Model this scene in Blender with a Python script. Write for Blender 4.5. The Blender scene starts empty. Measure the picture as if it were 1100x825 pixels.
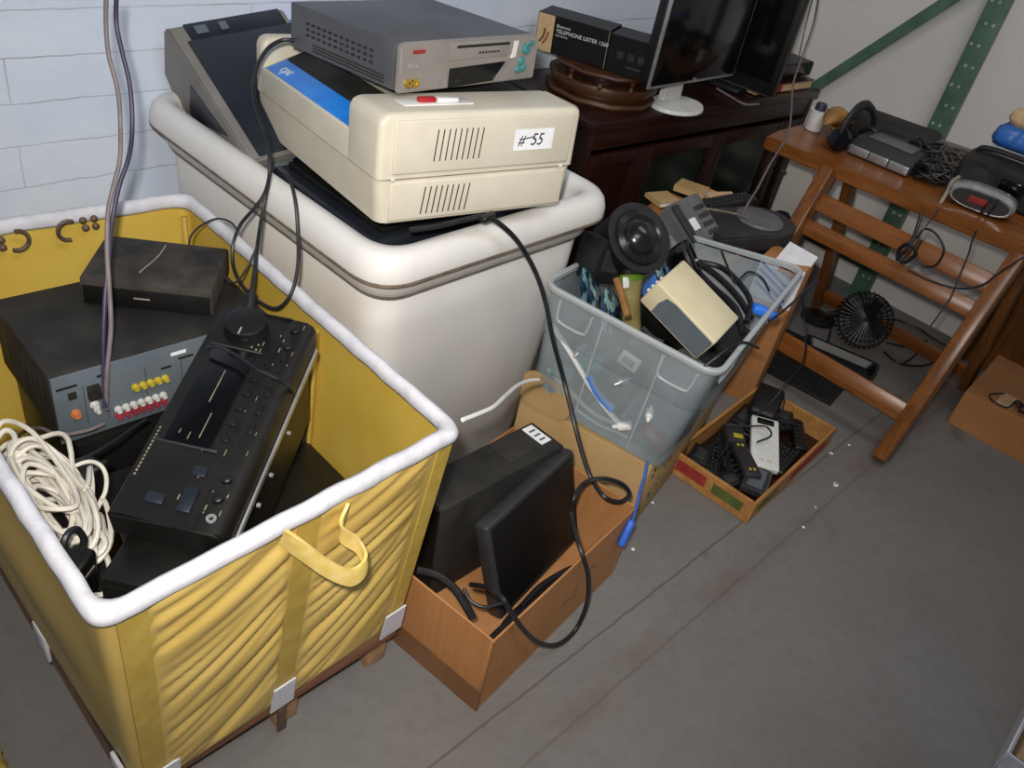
import bpy, bmesh, math, random
from mathutils import Vector, Matrix, Euler
PI = math.pi
D = math.radians
C = bpy.context.scene.collection
rnd = random.Random(7)

# ------------------------------------------------------------------ materials
def lin(h):
    c = [int(h[i:i + 2], 16) / 255 for i in (0, 2, 4)]
    return tuple(x / 12.92 if x <= .04045 else ((x + .055) / 1.055) ** 2.4 for x in c) + (1,)

class NT:
    def __init__(s, name):
        s.m = bpy.data.materials.new(name); s.m.use_nodes = True
        s.t = s.m.node_tree; s.b = s.t.nodes['Principled BSDF']; s.out = s.t.nodes['Material Output']
    def n(s, typ, **kw):
        x = s.t.nodes.new(typ)
        for k, v in kw.items(): setattr(x, k, v)
        return x
    def l(s, a, b): s.t.links.new(a, b)
    def coord(s, scale=(1, 1, 1), kind='Object', rot=(0, 0, 0)):
        tc = s.n('ShaderNodeTexCoord'); mp = s.n('ShaderNodeMapping')
        mp.inputs['Scale'].default_value = scale; mp.inputs['Rotation'].default_value = rot
        s.l(tc.outputs[kind], mp.inputs[0]); return mp.outputs[0]
    def noise(s, vec, scale, detail=4, rough=.55, dist=0):
        x = s.n('ShaderNodeTexNoise'); x.inputs['Scale'].default_value = scale; x.inputs['Detail'].default_value = detail
        x.inputs['Roughness'].default_value = rough; x.inputs['Distortion'].default_value = dist
        s.l(vec, x.inputs['Vector']); return x.outputs['Fac']
    def ramp(s, fac, stops):
        r = s.n('ShaderNodeValToRGB'); e = r.color_ramp.elements
        while len(e) < len(stops): e.new(.5)
        for i, (p, c) in enumerate(stops): e[i].position = p; e[i].color = c if not isinstance(c, str) else lin(c)
        s.l(fac, r.inputs[0]); return r.outputs[0]
    def mix(s, fac, a, b, typ='MIX'):
        x = s.n('ShaderNodeMix', data_type='RGBA', blend_type=typ)
        for sock, v in ((x.inputs[0], fac), (x.inputs[6], a), (x.inputs[7], b)):
            if isinstance(v, (int, float)): sock.default_value = v
            elif isinstance(v, tuple): sock.default_value = v
            elif isinstance(v, str): sock.default_value = lin(v)
            else: s.l(v, sock)
        return x.outputs[2]
    def bump(s, h, strength=.3, dist=.002):
        b = s.n('ShaderNodeBump'); b.inputs['Strength'].default_value = strength; b.inputs['Distance'].default_value = dist
        s.l(h, b.inputs['Height']); s.l(b.outputs[0], s.b.inputs['Normal'])
    def set(s, col=None, rough=None, metal=None, spec=None):
        if col is not None:
            if isinstance(col, (str, tuple)): s.b.inputs['Base Color'].default_value = lin(col) if isinstance(col, str) else col
            else: s.l(col, s.b.inputs['Base Color'])
        if rough is not None:
            if isinstance(rough, (int, float)): s.b.inputs['Roughness'].default_value = rough
            else: s.l(rough, s.b.inputs['Roughness'])
        if metal is not None: s.b.inputs['Metallic'].default_value = metal
        if spec is not None: s.b.inputs['Specular IOR Level'].default_value = spec

def plain(name, a, b=None, scale=20, rough=.5, metal=0, bump=0, lo=.4, hi=.65, spec=None, stretch=(1, 1, 1)):
    """noise-mottled two-tone material"""
    t = NT(name); v = t.coord(stretch)
    f = t.noise(v, scale, 5)
    t.set(t.ramp(f, [(lo, a), (hi, b or a)]), rough, metal, spec)
    if bump: t.bump(t.noise(v, scale * 6, 3), bump, .001)
    return t.m

M = {}
def wood(name, a, b, c, axis=0, rough=.35):
    t = NT(name); sc = [9, 9, 9]; sc[axis] = .8
    v = t.coord(tuple(sc)); f = t.noise(v, 3.2, 6, .6, .6)
    g = t.noise(t.coord(tuple(x * 4 for x in sc)), 5, 3)
    col = t.ramp(f, [(.3, a), (.5, b), (.72, c)])
    t.set(t.mix(.25, col, t.ramp(g, [(.4, a), (.6, c)])), rough); t.bump(g, .1, .001)
    return t.m
def mats():
    # painted block wall: courses 100 mm high
    t = NT('painted_block'); tc = t.n('ShaderNodeTexCoord'); sp = t.n('ShaderNodeSeparateXYZ'); cb = t.n('ShaderNodeCombineXYZ')
    t.l(tc.outputs['Object'], sp.inputs[0]); t.l(sp.outputs[0], cb.inputs[0]); t.l(sp.outputs[2], cb.inputs[1])
    br = t.n('ShaderNodeTexBrick'); br.inputs['Scale'].default_value = 1; br.inputs['Brick Width'].default_value = 1.2
    br.inputs['Row Height'].default_value = .1; br.inputs['Mortar Size'].default_value = .0022; br.inputs['Mortar Smooth'].default_value = .6
    wob = t.noise(cb.outputs[0], 9, 3); wv = t.n('ShaderNodeVectorMath', operation='MULTIPLY_ADD')
    wc = t.n('ShaderNodeCombineXYZ'); t.l(wob, wc.inputs[0]); t.l(wob, wc.inputs[1])
    t.l(wc.outputs[0], wv.inputs[0]); wv.inputs[1].default_value = (.012, .016, 0); t.l(cb.outputs[0], wv.inputs[2])
    t.l(wv.outputs[0], br.inputs['Vector'])
    base = t.ramp(t.noise(cb.outputs[0], 3, 5), [(.3, 'cedaee'), (.6, 'e0e9f7'), (.85, 'd5dfef')])
    sp_ = t.ramp(t.noise(cb.outputs[0], 38, 5, .7), [(.58, (0, 0, 0, 1)), (.72, (1, 1, 1, 1))])
    base = t.mix(t.mix(.12, (0, 0, 0, 1), sp_), base, '8d9096')
    mfac = t.n('ShaderNodeMath', operation='MULTIPLY'); t.l(br.outputs['Fac'], mfac.inputs[0]); t.l(t.ramp(t.noise(cb.outputs[0], 5, 4), [(.3, (.05, .05, .05, 1)), (.7, (.75, .75, .75, 1))]), mfac.inputs[1])
    t.set(t.mix(mfac.outputs[0], base, '8f8d8c'), .6)
    h = t.n('ShaderNodeMath', operation='SUBTRACT'); t.l(t.noise(cb.outputs[0], 45, 6, .65), h.inputs[0]); t.l(br.outputs['Fac'], h.inputs[1])
    t.bump(h.outputs[0], .35, .002); M['block'] = t.m
    t = NT('painted_plaster'); v = t.coord()
    t.set(t.ramp(t.noise(v, 2, 4), [(.3, 'e0dcd9'), (.7, 'e8e4e0')]), .7); t.bump(t.noise(v, 120, 3), .25, .001); M['plaster'] = t.m
    # worn painted concrete floor with cracks
    t = NT('worn_concrete'); v = t.coord()
    base = t.ramp(t.noise(v, 1.6, 6, .6), [(.3, '6d6a67'), (.55, '797673'), (.75, '6f6a64')])
    fine = t.ramp(t.noise(v, 30, 6, .7), [(.35, '5e5b57'), (.55, '7e7b78'), (.75, '726e69')])
    base = t.mix(.22, base, fine)
    wear = t.ramp(t.noise(v, 1.3, 5, .6, .4), [(.45, (0, 0, 0, 1)), (.7, (1, 1, 1, 1))])
    base = t.mix(t.mix(.40, (0, 0, 0, 1), wear), base, '6f5f54')
    sp_ = t.n('ShaderNodeSeparateXYZ'); t.l(v, sp_.inputs[0])
    def band(axis, at, half, soft, amp, fr, warp=.5):
        nz = t.noise(v, fr, 5, .7); a = t.n('ShaderNodeMath', operation='MULTIPLY_ADD'); a.inputs[1].default_value = amp
        a.inputs[2].default_value = -at - amp * .5; t.l(nz, a.inputs[0])
        s2 = t.n('ShaderNodeMath', operation='ADD'); t.l(sp_.outputs[axis], s2.inputs[0]); t.l(a.outputs[0], s2.inputs[1])
        ab = t.n('ShaderNodeMath', operation='ABSOLUTE'); t.l(s2.outputs[0], ab.inputs[0])
        mr = t.n('ShaderNodeMapRange', interpolation_type='SMOOTHSTEP'); mr.inputs[1].default_value = half; mr.inputs[2].default_value = half + soft
        mr.inputs[3].default_value = 1; mr.inputs[4].default_value = 0; t.l(ab.outputs[0], mr.inputs[0]); return mr.outputs[0]
    crack = band(1, .546, .0018, .002, .012, 14)
    crack2 = band(1, .43, .0016, .004, .014, 9)
    halo = band(1, .44, .010, .05, .05, 9)
    gate = t.ramp(t.noise(v, 3.3, 4), [(.42, (0, 0, 0, 1)), (.6, (1, 1, 1, 1))])
    hm = t.n('ShaderNodeMath', operation='MULTIPLY'); t.l(halo, hm.inputs[0]); t.l(gate, hm.inputs[1])
    hm2 = t.n('ShaderNodeMath', operation='MULTIPLY'); t.l(hm.outputs[0], hm2.inputs[0]); hm2.inputs[1].default_value = .55
    base = t.mix(hm2.outputs[0], base, '6b5850')
    ck = t.n('ShaderNodeMath', operation='MULTIPLY'); t.l(crack, ck.inputs[0]); ck.inputs[1].default_value = .6; base = t.mix(ck.outputs[0], base, '4f403a')
    c2 = t.n('ShaderNodeMath', operation='MULTIPLY'); t.l(crack2, c2.inputs[0]); c2.inputs[1].default_value = .45; base = t.mix(c2.outputs[0], base, '5c5049')
    stain = t.ramp(t.noise(v, 4.3, 3, .5), [(.68, (0, 0, 0, 1)), (.74, (1, 1, 1, 1))])
    base = t.mix(t.mix(.5, (0, 0, 0, 1), stain), base, '4b4844')
    t.set(base, .62); t.bump(t.noise(v, 60, 5), .15, .002); M['floor'] = t.m

    t = NT('yellow_vinyl'); v = t.coord()
    t.set(t.ramp(t.noise(v, 7, 4), [(.3, 'c2a23e'), (.7, 'ccae4e')]), .5); t.bump(t.noise(v, 160, 2), .12, .0006); M['yellow'] = t.m
    t = NT('faded_yellow_vinyl'); v = t.coord()
    t.set(t.ramp(t.noise(v, 7, 4), [(.3, 'c6a656'), (.7, 'd2b468')]), .42); t.bump(t.noise(v, 160, 2), .12, .0006); M['yellow_faded'] = t.m
    M['yellow_dark'] = plain('yellow_webbing', 'b89a44', 'c4a850', 30, .55)
    M['yellow_pale'] = plain('yellow_canvas', 'd6b860', 'e2ca84', 40, .75, bump=.2)
    t = NT('white_canvas'); v = t.coord()
    t.set(t.ramp(t.noise(v, 14, 5, .6), [(.3, 'b9b8be'), (.5, 'd2d2d9'), (.8, 'c6c4c8')]), .8); t.bump(t.noise(v, 70, 3), .5, .002); M['canvas'] = t.m
    M['rust_wood'] = wood('rust_wood', '6a3f2a', '8a5a40', '9c7257', 0, .7)
    M['raw_wood'] = wood('raw_wood', '8a6a4a', 'a6825c', 'b9976e', 1, .7)
    M['rust'] = plain('rusty_steel', '5a4a3e', '7a6552', 60, .6, .4)
    t = NT('white_poly'); v = t.coord()
    base = t.ramp(t.noise(v, 2.5, 5), [(.35, 'd9d6d2'), (.65, 'e6e3df')])
    dirt = t.ramp(t.noise(v, 26, 5, .7), [(.62, (0, 0, 0, 1)), (.75, (1, 1, 1, 1))])
    base = t.mix(t.mix(.25, (0, 0, 0, 1), dirt), base, 'a08b74'); t.set(base, .42); t.bump(t.noise(v, 9, 3), .1, .003); M['poly'] = t.m
    M['brown_grey'] = plain('brown_grey', '6f6152', '8c7c69', 40, .8)
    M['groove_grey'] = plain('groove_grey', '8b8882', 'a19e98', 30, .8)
    M['beige'] = plain('beige_plastic', 'cfc7b4', 'd8d0be', 8, .42, bump=.05)
    M['beige_warm'] = plain('warm_beige_plastic', 'd8cba6', 'e0d5b6', 8, .45)
    M['slot'] = plain('slot_black', '15140f', '24221e', 30, .8)
    M['blue'] = plain('label_blue', '1482ea', '1d90f4', 20, .4)
    M['paper'] = plain('white_paper', 'e9e9ee', 'f4f4f6', 30, .8)
    M['ink'] = plain('dark_ink', '23242e', '30313d', 30, .7)
    M['white'] = plain('white_plastic', 'd9d9d6', 'e8e8e5', 15, .35)
    M['white_ink'] = plain('white_ink', 'd8d8d6', 'e6e6e4', 15, .6)
    M['red'] = plain('red_plastic', '9c1424', 'ac1c2a', 20, .4)
    M['vcr_case'] = plain('grey_painted_steel', '505156', '626368', 5, .45, .15)
    M['vcr_front'] = plain('champagne_plastic', '8d8781', '9a948e', 6, .35, .15)
    M['silver'] = plain('silver_plastic', 'a9a9ab', 'c2c2c4', 20, .25, .6)
    M['chrome'] = plain('chrome', 'c8c8c8', 'dadada', 20, .12, 1)
    M['teal'] = plain('teal_button', '3f7f80', '57989a', 20, .3)
    M['gloss'] = plain('gloss_black', '08080a', '0d0d10', 10, .12)
    M['black'] = plain('black_plastic', '0d0d0d', '151515', 15, .42, bump=.05)
    M['satin'] = plain('satin_black_metal', '0d0d0c', '171613', 12, .45)
    M['rubber'] = plain('black_rubber', '0f0f11', '18181b', 30, .5)
    M['dusty'] = plain('dusty_black', '141312', '322f2b', 9, .75, lo=.35, hi=.72)
    M['dustier'] = plain('thick_dust_black', '201e1b', '453f39', 14, .85, lo=.35, hi=.7)
    M['dark_blue_grey'] = plain('dark_blue_grey_plastic', '171b24', '20252f', 8, .4)
    M['warm_grey'] = plain('warm_grey_plastic', '77736d', '84807a', 8, .5)
    M['slate'] = plain('slate_panel', '5f6870', '6b747c', 6, .5, .1)
    M['grey'] = plain('grey_plastic', '5f5f60', '6f6f70', 12, .5)
    M['dark_grey'] = plain('dark_grey_plastic', '2a2a2c', '383839', 10, .5)
    M['gold'] = plain('gilded_jack', 'c09a3a', 'd2b050', 20, .3, .7)
    M['yellow_jack'] = plain('yellow_jack', 'b9a52c', 'cdb93e', 20, .4)
    M['jack_white'] = plain('white_jack', 'c4c4c0', 'd8d8d4', 20, .4)
    M['jack_red'] = plain('red_jack', '8e2f3c', 'a03a48', 20, .4)
    M['orange'] = plain('orange_jack', 'b8683c', 'c87848', 20, .4)
    M['mark'] = plain('panel_print', '8d8672', 'a39b86', 40, .6)
    M['mark_dim'] = plain('dim_panel_print', '6a6350', '8a8270', 60, .6)
    M['cable_white'] = plain('white_cable', 'c9c3b6', 'd9d4c9', 18, .5)
    M['cable_black'] = plain('black_cable', '17171a', '222226', 30, .45)
    M['cable_grey'] = plain('grey_cable', '6d6264', '7d7274', 30, .6)
    M['brown_cable'] = plain('brown_grey_cable', '453d38', '544b44', 30, .6)
    M['cable_violet'] = plain('dark_violet_cable', '2e2a44', '3a3552', 30, .5)
    M['cable_blue'] = plain('blue_cable', '2f62c8', '3b70d8', 20, .45)
    t = NT('brown_cardboard'); v = t.coord((1, 1, 1)); r_ = t.coord((160, 160, 3))
    t.set(t.mix(.25, t.ramp(t.noise(v, 5, 5), [(.3, 'a8713f'), (.7, 'b98352')]), t.ramp(t.noise(r_, 1, 2), [(.3, '9a6436'), (.7, 'c08a58')])), .8)
    t.bump(t.noise(v, 12, 3), .15, .004); M['card'] = t.m
    M['card_dark'] = plain('brown_tape', '7a5230', '86603c', 12, .35)
    M['card_tan'] = plain('tan_cardboard', 'b0905f', 'bd9d6c', 6, .8, bump=.08)
    M['card_edge'] = plain('cardboard_edge', 'c9a77c', 'd6b78e', 60, .85)
    M['orange_wood'] = wood('orange_wood_along_y', '683a12', '874f22', '9b6230', 1, .3)
    M['orange_wood_z'] = wood('orange_wood_upright', '5f3512', '7d4a1f', '915c2c', 2, .3)
    M['crate_wood'] = wood('crate_wood', '94602c', 'b47e40', 'c6935a', 0, .6)
    M['dark_wood'] = wood('dark_red_wood', '170a07', '25110c', '331811', 0, .3)
    M['dark_wood_z'] = wood('dark_red_wood_upright', '170a07', '25110c', '331811', 2, .3)
    M['mid_wood'] = wood('mid_brown_wood', '331c0d', '4a2a12', '5c3618', 0, .45)
    M['green'] = plain('green_enamel', '52705f', '5f7f6a', 14, .45, .1)
    M['hole'] = plain('bolt_hole', '9a9c98', 'b4b6b2', 14, .6)
    M['cd'] = None
    t = NT('painted_glint_disc'); lw = t.n('ShaderNodeLayerWeight'); lw.inputs[0].default_value = .5
    v = t.coord(); w = t.noise(v, 22, 2)
    t.set(t.ramp(w, [(.25, '1a5a64'), (.45, 'b9e3ea'), (.52, '164a52'), (.75, '4a4a90')]), .15, .5); M['cd'] = t.m  # cyan glints and reflection streaks painted into the disc colour
    M['blue_gel'] = plain('blue_translucent_plastic', '3c72c4', '5c92dc', 9, .2)
    M['bright_blue'] = plain('bright_blue_plastic', '2d7cf0', '3f8bf6', 10, .35)
    M['purple'] = plain('purple_cloth', '251d3e', '30264c', 20, .9)
    M['leather'] = plain('tan_leather', '8a5f2c', 'a87a42', 20, .5)
    M['brown_grip'] = plain('tan_grip', '8d8050', 'a39662', 20, .4)
    M['green_band'] = plain('green_band', '5f8a2a', '6f9a36', 20, .4)
    M['crate_red'] = plain('red_print', '8e2a22', '9f362c', 30, .7)
    M['crate_green'] = plain('green_print', '4d5a24', '5d6a30', 30, .7)
    M['crt'] = plain('dark_screen', '0a0b0c', '0e0f10', 4, .12)
    M['screen_matte'] = plain('matte_screen', '0a0a0a', '0e0e0e', 4, .55)
    M['dark_lens'] = plain('smoked_lens', '1c1c1e', '29292b', 6, .22)
    M['glass_dark'] = plain('dark_cabinet_glass', '141a15', '1a211b', 4, .15)
    M['blue_bag'] = plain('blue_bag', '2a62b4', '3c78cc', 7, .35, bump=.2)
    # hazy translucent tote
    t = NT('hazy_clear_plastic'); t.set('d3dde2', .22)
    tr = t.n('ShaderNodeBsdfTransparent'); tr.inputs[0].default_value = (.86, .9, .92, 1); mx = t.n('ShaderNodeMixShader')
    v = t.coord(); f = t.n('ShaderNodeMapRange'); f.inputs[3].default_value = .20; f.inputs[4].default_value = .36
    t.l(t.noise(v, 11, 4), f.inputs[0]); t.l(f.outputs[0], mx.inputs[0])
    t.l(tr.outputs[0], mx.inputs[1]); t.l(t.b.outputs[0], mx.inputs[2]); t.l(mx.outputs[0], t.out.inputs[0]); M['clear'] = t.m
    t = NT('clear_plastic_rim'); t.set('c6ccce', .25)
    tr = t.n('ShaderNodeBsdfTransparent'); mx = t.n('ShaderNodeMixShader'); mx.inputs[0].default_value = .68
    t.l(tr.outputs[0], mx.inputs[1]); t.l(t.b.outputs[0], mx.inputs[2]); t.l(mx.outputs[0], t.out.inputs[0]); M['clear_rim'] = t.m
mats()

# ------------------------------------------------------------------ mesh helpers
def BM(): return bmesh.new()
def xf(loc=(0, 0, 0), rot=(0, 0, 0)):
    return Matrix.Translation(loc) @ Euler([D(a) for a in rot]).to_matrix().to_4x4()
def box(bm, c, s, r=0, seg=2, rot=(0, 0, 0), mi=0):
    """bevelled box, centre c, size s"""
    g = bmesh.ops.create_cube(bm, size=1)['verts']
    bmesh.ops.scale(bm, vec=s, verts=g)
    fs = {f for v in g for f in v.link_faces}
    if r > 0:
        es = list({e for v in g for e in v.link_edges})
        out = bmesh.ops.bevel(bm, geom=es, offset=min(r, min(s) * .49), segments=seg, affect='EDGES', profile=.5)
        fs = set(out['faces']) | {f for f in fs if f.is_valid}
        # connected faces of this island
        stack = list(fs); seen = set(stack)
        while stack:
            f = stack.pop()
            for e in f.edges:
                for g2 in e.link_faces:
                    if g2 not in seen: seen.add(g2); stack.append(g2)
        fs = seen
    vs = list({v for f in fs for v in f.verts})
    bmesh.ops.transform(bm, matrix=xf(c, rot), verts=vs)
    for f in fs: f.material_index = mi
    return vs
def cyl(bm, p0, p1, r0, r1=None, seg=20, cap=True, mi=0):
    p0, p1 = Vector(p0), Vector(p1); r1 = r0 if r1 is None else r1
    d = (p1 - p0); L = d.length
    q = Vector((0, 0, 1)).rotation_difference(d.normalized()).to_matrix().to_4x4()
    m = Matrix.Translation((p0 + p1) / 2) @ q
    n0 = set(bm.faces)
    bmesh.ops.create_cone(bm, cap_ends=cap, segments=seg, radius1=r0, radius2=r1, depth=L, matrix=m)
    for f in bm.faces:
        if f not in n0: f.material_index = mi
def lathe(bm, prof, base=(0, 0, 0), axis=(0, 0, 1), seg=32, mi=0):
    """profile of (radius, height) along an axis"""
    q = Vector((0, 0, 1)).rotation_difference(Vector(axis).normalized()).to_matrix()
    rings = []
    for r, h in prof:
        ring = [bm.verts.new(Vector(base) + q @ Vector((r * math.cos(2 * PI * i / seg), r * math.sin(2 * PI * i / seg), h))) for i in range(seg)]
        rings.append(ring)
    skin(bm, rings, mi)
    for ring, fl in ((rings[0], True), (rings[-1], False)):
        f = bm.faces.new(ring[::-1] if fl else ring); f.material_index = mi
def skin(bm, rings, mi=0, close=True):
    n = len(rings[0])
    for a, b in zip(rings, rings[1:]):
        for i in range(n if close else n - 1):
            j = (i + 1) % n
            f = bm.faces.new((a[i], a[j], b[j], b[i])); f.material_index = mi
def spline(pts, sub=6):
    P = [Vector(p) for p in pts]
    if len(P) < 3: return P
    out = []
    for i in range(len(P) - 1):
        a = P[i - 1] if i else P[0] * 2 - P[1]; b = P[i]; c = P[i + 1]; d = P[i + 2] if i + 2 < len(P) else P[-1] * 2 - P[-2]
        for k in range(sub):
            t = k / sub
            out.append(.5 * ((2 * b) + (c - a) * t + (2 * a - 5 * b + 4 * c - d) * t * t + (3 * b - a - 3 * c + d) * t ** 3))
    out.append(P[-1]); return out
def tube(bm, pts, r, seg=8, sub=6, mi=0, flat=1):
    P = spline(pts, sub); rings = []
    t0 = (P[1] - P[0]).normalized(); nrm = t0.orthogonal().normalized()
    for i, p in enumerate(P):
        t = (P[min(i + 1, len(P) - 1)] - P[max(i - 1, 0)])
        t = t.normalized() if t.length > 1e-9 else t0
        nrm = (nrm - t * nrm.dot(t)); nrm = nrm.normalized() if nrm.length > 1e-6 else t.orthogonal().normalized()
        b = t.cross(nrm)
        rings.append([bm.verts.new(p + nrm * r * math.cos(2 * PI * k / seg) + b * r * flat * math.sin(2 * PI * k / seg)) for k in range(seg)])
    skin(bm, rings, mi)
    for ring in (rings[0][::-1], rings[-1]):
        f = bm.faces.new(ring); f.material_index = mi
def prism(bm, poly, x0, x1, axis=0, mi=0):
    """polygon (2-D) extruded along an axis between x0 and x1"""
    def p3(u, v, w): return [(w, u, v), (u, w, v), (u, v, w)][axis]
    a = [bm.verts.new(p3(u, v, x0)) for u, v in poly]; b = [bm.verts.new(p3(u, v, x1)) for u, v in poly]
    skin(bm, [a, b], mi)
    for ring in (a[::-1], b):
        f = bm.faces.new(ring); f.material_index = mi
def smooth_by_angle(me, ang=40):
    me.polygons.foreach_set('use_smooth', [True] * len(me.polygons))
    try: me.set_sharp_from_angle(angle=D(ang))
    except Exception: pass
def obj(name, bm, mat, parent=None, world=False, ang=40):
    bmesh.ops.recalc_face_normals(bm, faces=bm.faces)
    if parent is not None and world:
        root = parent
        m = Matrix.Identity(4)
        chain = []
        while root is not None: chain.append(root); root = root.parent
        for o in reversed(chain): m = m @ o.matrix_basis
        bmesh.ops.transform(bm, matrix=m.inverted(), verts=bm.verts)
    me = bpy.data.meshes.new(name); bm.to_mesh(me); bm.free()
    for m_ in (mat if isinstance(mat, (list, tuple)) else [mat]): me.materials.append(M[m_] if isinstance(m_, str) else m_)
    smooth_by_angle(me, ang)
    o = bpy.data.objects.new(name, me); C.objects.link(o)
    if parent is not None: o.parent = parent
    return o
def tag(o, label, cat, group=None, kind=None):
    o['label'] = label; o['category'] = cat
    if group: o['group'] = group
    if kind: o['kind'] = kind
    return o
def thing(name, label, cat, loc=(0, 0, 0), rot=(0, 0, 0), group=None):
    o = bpy.data.objects.new(name, None); C.objects.link(o); o.empty_display_size = .05
    o.location = loc; o.rotation_euler = [D(a) for a in rot]
    return tag(o, label, cat, group)
def solo(name, bm, mat, label, cat, group=None, ang=40):
    """a thing that is one mesh, modelled in world space: origin moved to its base"""
    zs = min(v.co.z for v in bm.verts); n = len(bm.verts)
    c = sum((v.co for v in bm.verts), Vector()) / n; base = Vector((c.x, c.y, zs))
    bmesh.ops.translate(bm, vec=-base, verts=bm.verts)
    o = obj(name, bm, mat, ang=ang); o.location = base
    return tag(o, label, cat, group)
def struct(name, bm, mat):
    o = obj(name, bm, mat); o['kind'] = 'structure'; return o
def one(fn, *a, **k):
    bm = BM(); fn(bm, *a, **k); return bm
def cable(name, pts, r, mat, label, cat='cable', group=None, seg=8, sub=6):
    bm = BM(); tube(bm, pts, r, seg, sub); return solo(name, bm, mat, label, cat, group)
def text(name, body, size, mat, parent, loc, rot=(0, 0, 0), ex=.0004, shear=0, align='CENTER', sx=1):
    cu = bpy.data.curves.new(name, 'FONT'); cu.body = body; cu.size = size; cu.extrude = ex; cu.align_x = align; cu.align_y = 'CENTER'; cu.shear = shear
    tmp = bpy.data.objects.new(name + '_t', cu); C.objects.link(tmp)
    dg = bpy.context.evaluated_depsgraph_get(); dg.update()
    me = bpy.data.meshes.new_from_object(tmp.evaluated_get(dg)); bpy.data.objects.remove(tmp)
    me.materials.clear(); me.materials.append(M[mat])
    o = bpy.data.objects.new(name, me); C.objects.link(o); o.parent = parent
    o.location = loc; o.rotation_euler = [D(a) for a in rot]; o.scale = (sx, 1, 1); return o
def quadpath(cs, r, n=(4, 4, 4, 4), nc=5):
    """rounded outline of a quad given counter-clockwise; side k runs cs[k] to cs[k+1]"""
    P = [Vector((c[0], c[1])) for c in cs]; out = []
    for k in range(4):
        a, b, c = P[k], P[(k + 1) % 4], P[(k + 2) % 4]
        d = (b - a).normalized(); e = (c - b).normalized()
        s0 = a + d * r; s1 = b - d * r
        for i in range(n[k] + 1): out.append(s0.lerp(s1, i / n[k]))
        q0, q1, q2 = s1, b, b + e * r
        for i in range(1, nc): 
            t = i / nc; out.append(q0 * (1 - t) ** 2 + q1 * 2 * t * (1 - t) * .93 + q1 * 0 + q2 * t * t + (q0 + q2) / 2 * 2 * t * (1 - t) * .07)
    return out
def grow(cs, o):
    s = ((-1, -1), (1, -1), (1, 1), (-1, 1))
    return [(c[0] + sx * o, c[1] + sy * o) for c, (sx, sy) in zip(cs, s)]
def loft(bm, prof, nc=5, n=(4, 4, 4, 4), mi=0, cap0=True, cap1=False, closed=False):
    """prof: list of (corners, radius, z)"""
    rings = [[bm.verts.new((p.x, p.y, z)) for p in quadpath(cs, max(r, .001), n, nc)] for cs, r, z in prof]
    skin(bm, rings + ([rings[0]] if closed else []), mi)
    if cap0: bm.faces.new(rings[0][::-1])
    if cap1: bm.faces.new(rings[-1])
    return rings
def rect(w, d, cx=0, cy=0):
    return [(cx - w / 2, cy - d / 2), (cx + w / 2, cy - d / 2), (cx + w / 2, cy + d / 2), (cx - w / 2, cy + d / 2)]
# ------------------------------------------------------------------ the room
YB, XR = 2.05, 3.62
bm = BM(); box(bm, (1.4, .1, -.05), (7, 5, .1)); struct('floor', bm, 'floor')
bm = BM(); box(bm, (.75, YB + .06, 1.4), (5.86, .12, 2.8)); struct('wall_back', bm, 'block')
bm = BM(); box(bm, (XR + .06, -.1, 1.4), (.12, 4.42, 2.8)); struct('wall_right', bm, 'plaster')

# ------------------------------------------------------------------ yellow laundry cart
cart = thing('laundry_cart', 'large yellow vinyl laundry cart with white canvas rim, full of black audio equipment', 'cart', (.5, 1.2, 0))
RIM = [(.186, .690), (.812, .722), (.822, 1.690), (.186, 1.725)]
TOP = grow(RIM, -.012); BOT = [(.230, .772), (.787, .790), (.787, 1.60), (.230, 1.60)]
ZT, ZB = .695, .125
NS = (150, 30, 30, 30)
bm = BM(); rings = []
NV = 70
rw = random.Random(3)
folds = []
for side in (0, 1):
    L = []
    for k in range(15):
        v0 = -.08 + 1.12 * k / 14 + rw.uniform(-.015, .015)
        rise = (.10 + .30 * (1 - max(0, v0))) * rw.uniform(.75, 1.2) * (1 if side == 0 else 1.25)
        L.append((v0, rise, rw.uniform(.013, .024), rw.uniform(.5, 1.1), rw.uniform(.1, .9)))
    for k in range(26):
        v0 = -.25 + 1.22 * k / 25 + rw.uniform(-.02, .02)
        L.append((v0, (.10 + .30 * (1 - max(0, min(1, v0)))) * rw.uniform(.8, 1.15), .009, rw.uniform(.4, .85), rw.choice([0, 1])))
    folds.append(L)
def pleat(side, h, v):
    o = 0
    for v0, rise, wd, am, hc in folds[side]:
        q = v - (v0 + rise * h)
        wq = wd * (.75 + .6 * abs(h - .0))
        if abs(q) < 3.2 * wq:
            f = math.exp(-(q / wq) ** 2)
            loc = math.exp(-((h - hc) / (.55 if wd > .0101 else .28)) ** 2)
            o += am * loc * f
    return o
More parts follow.
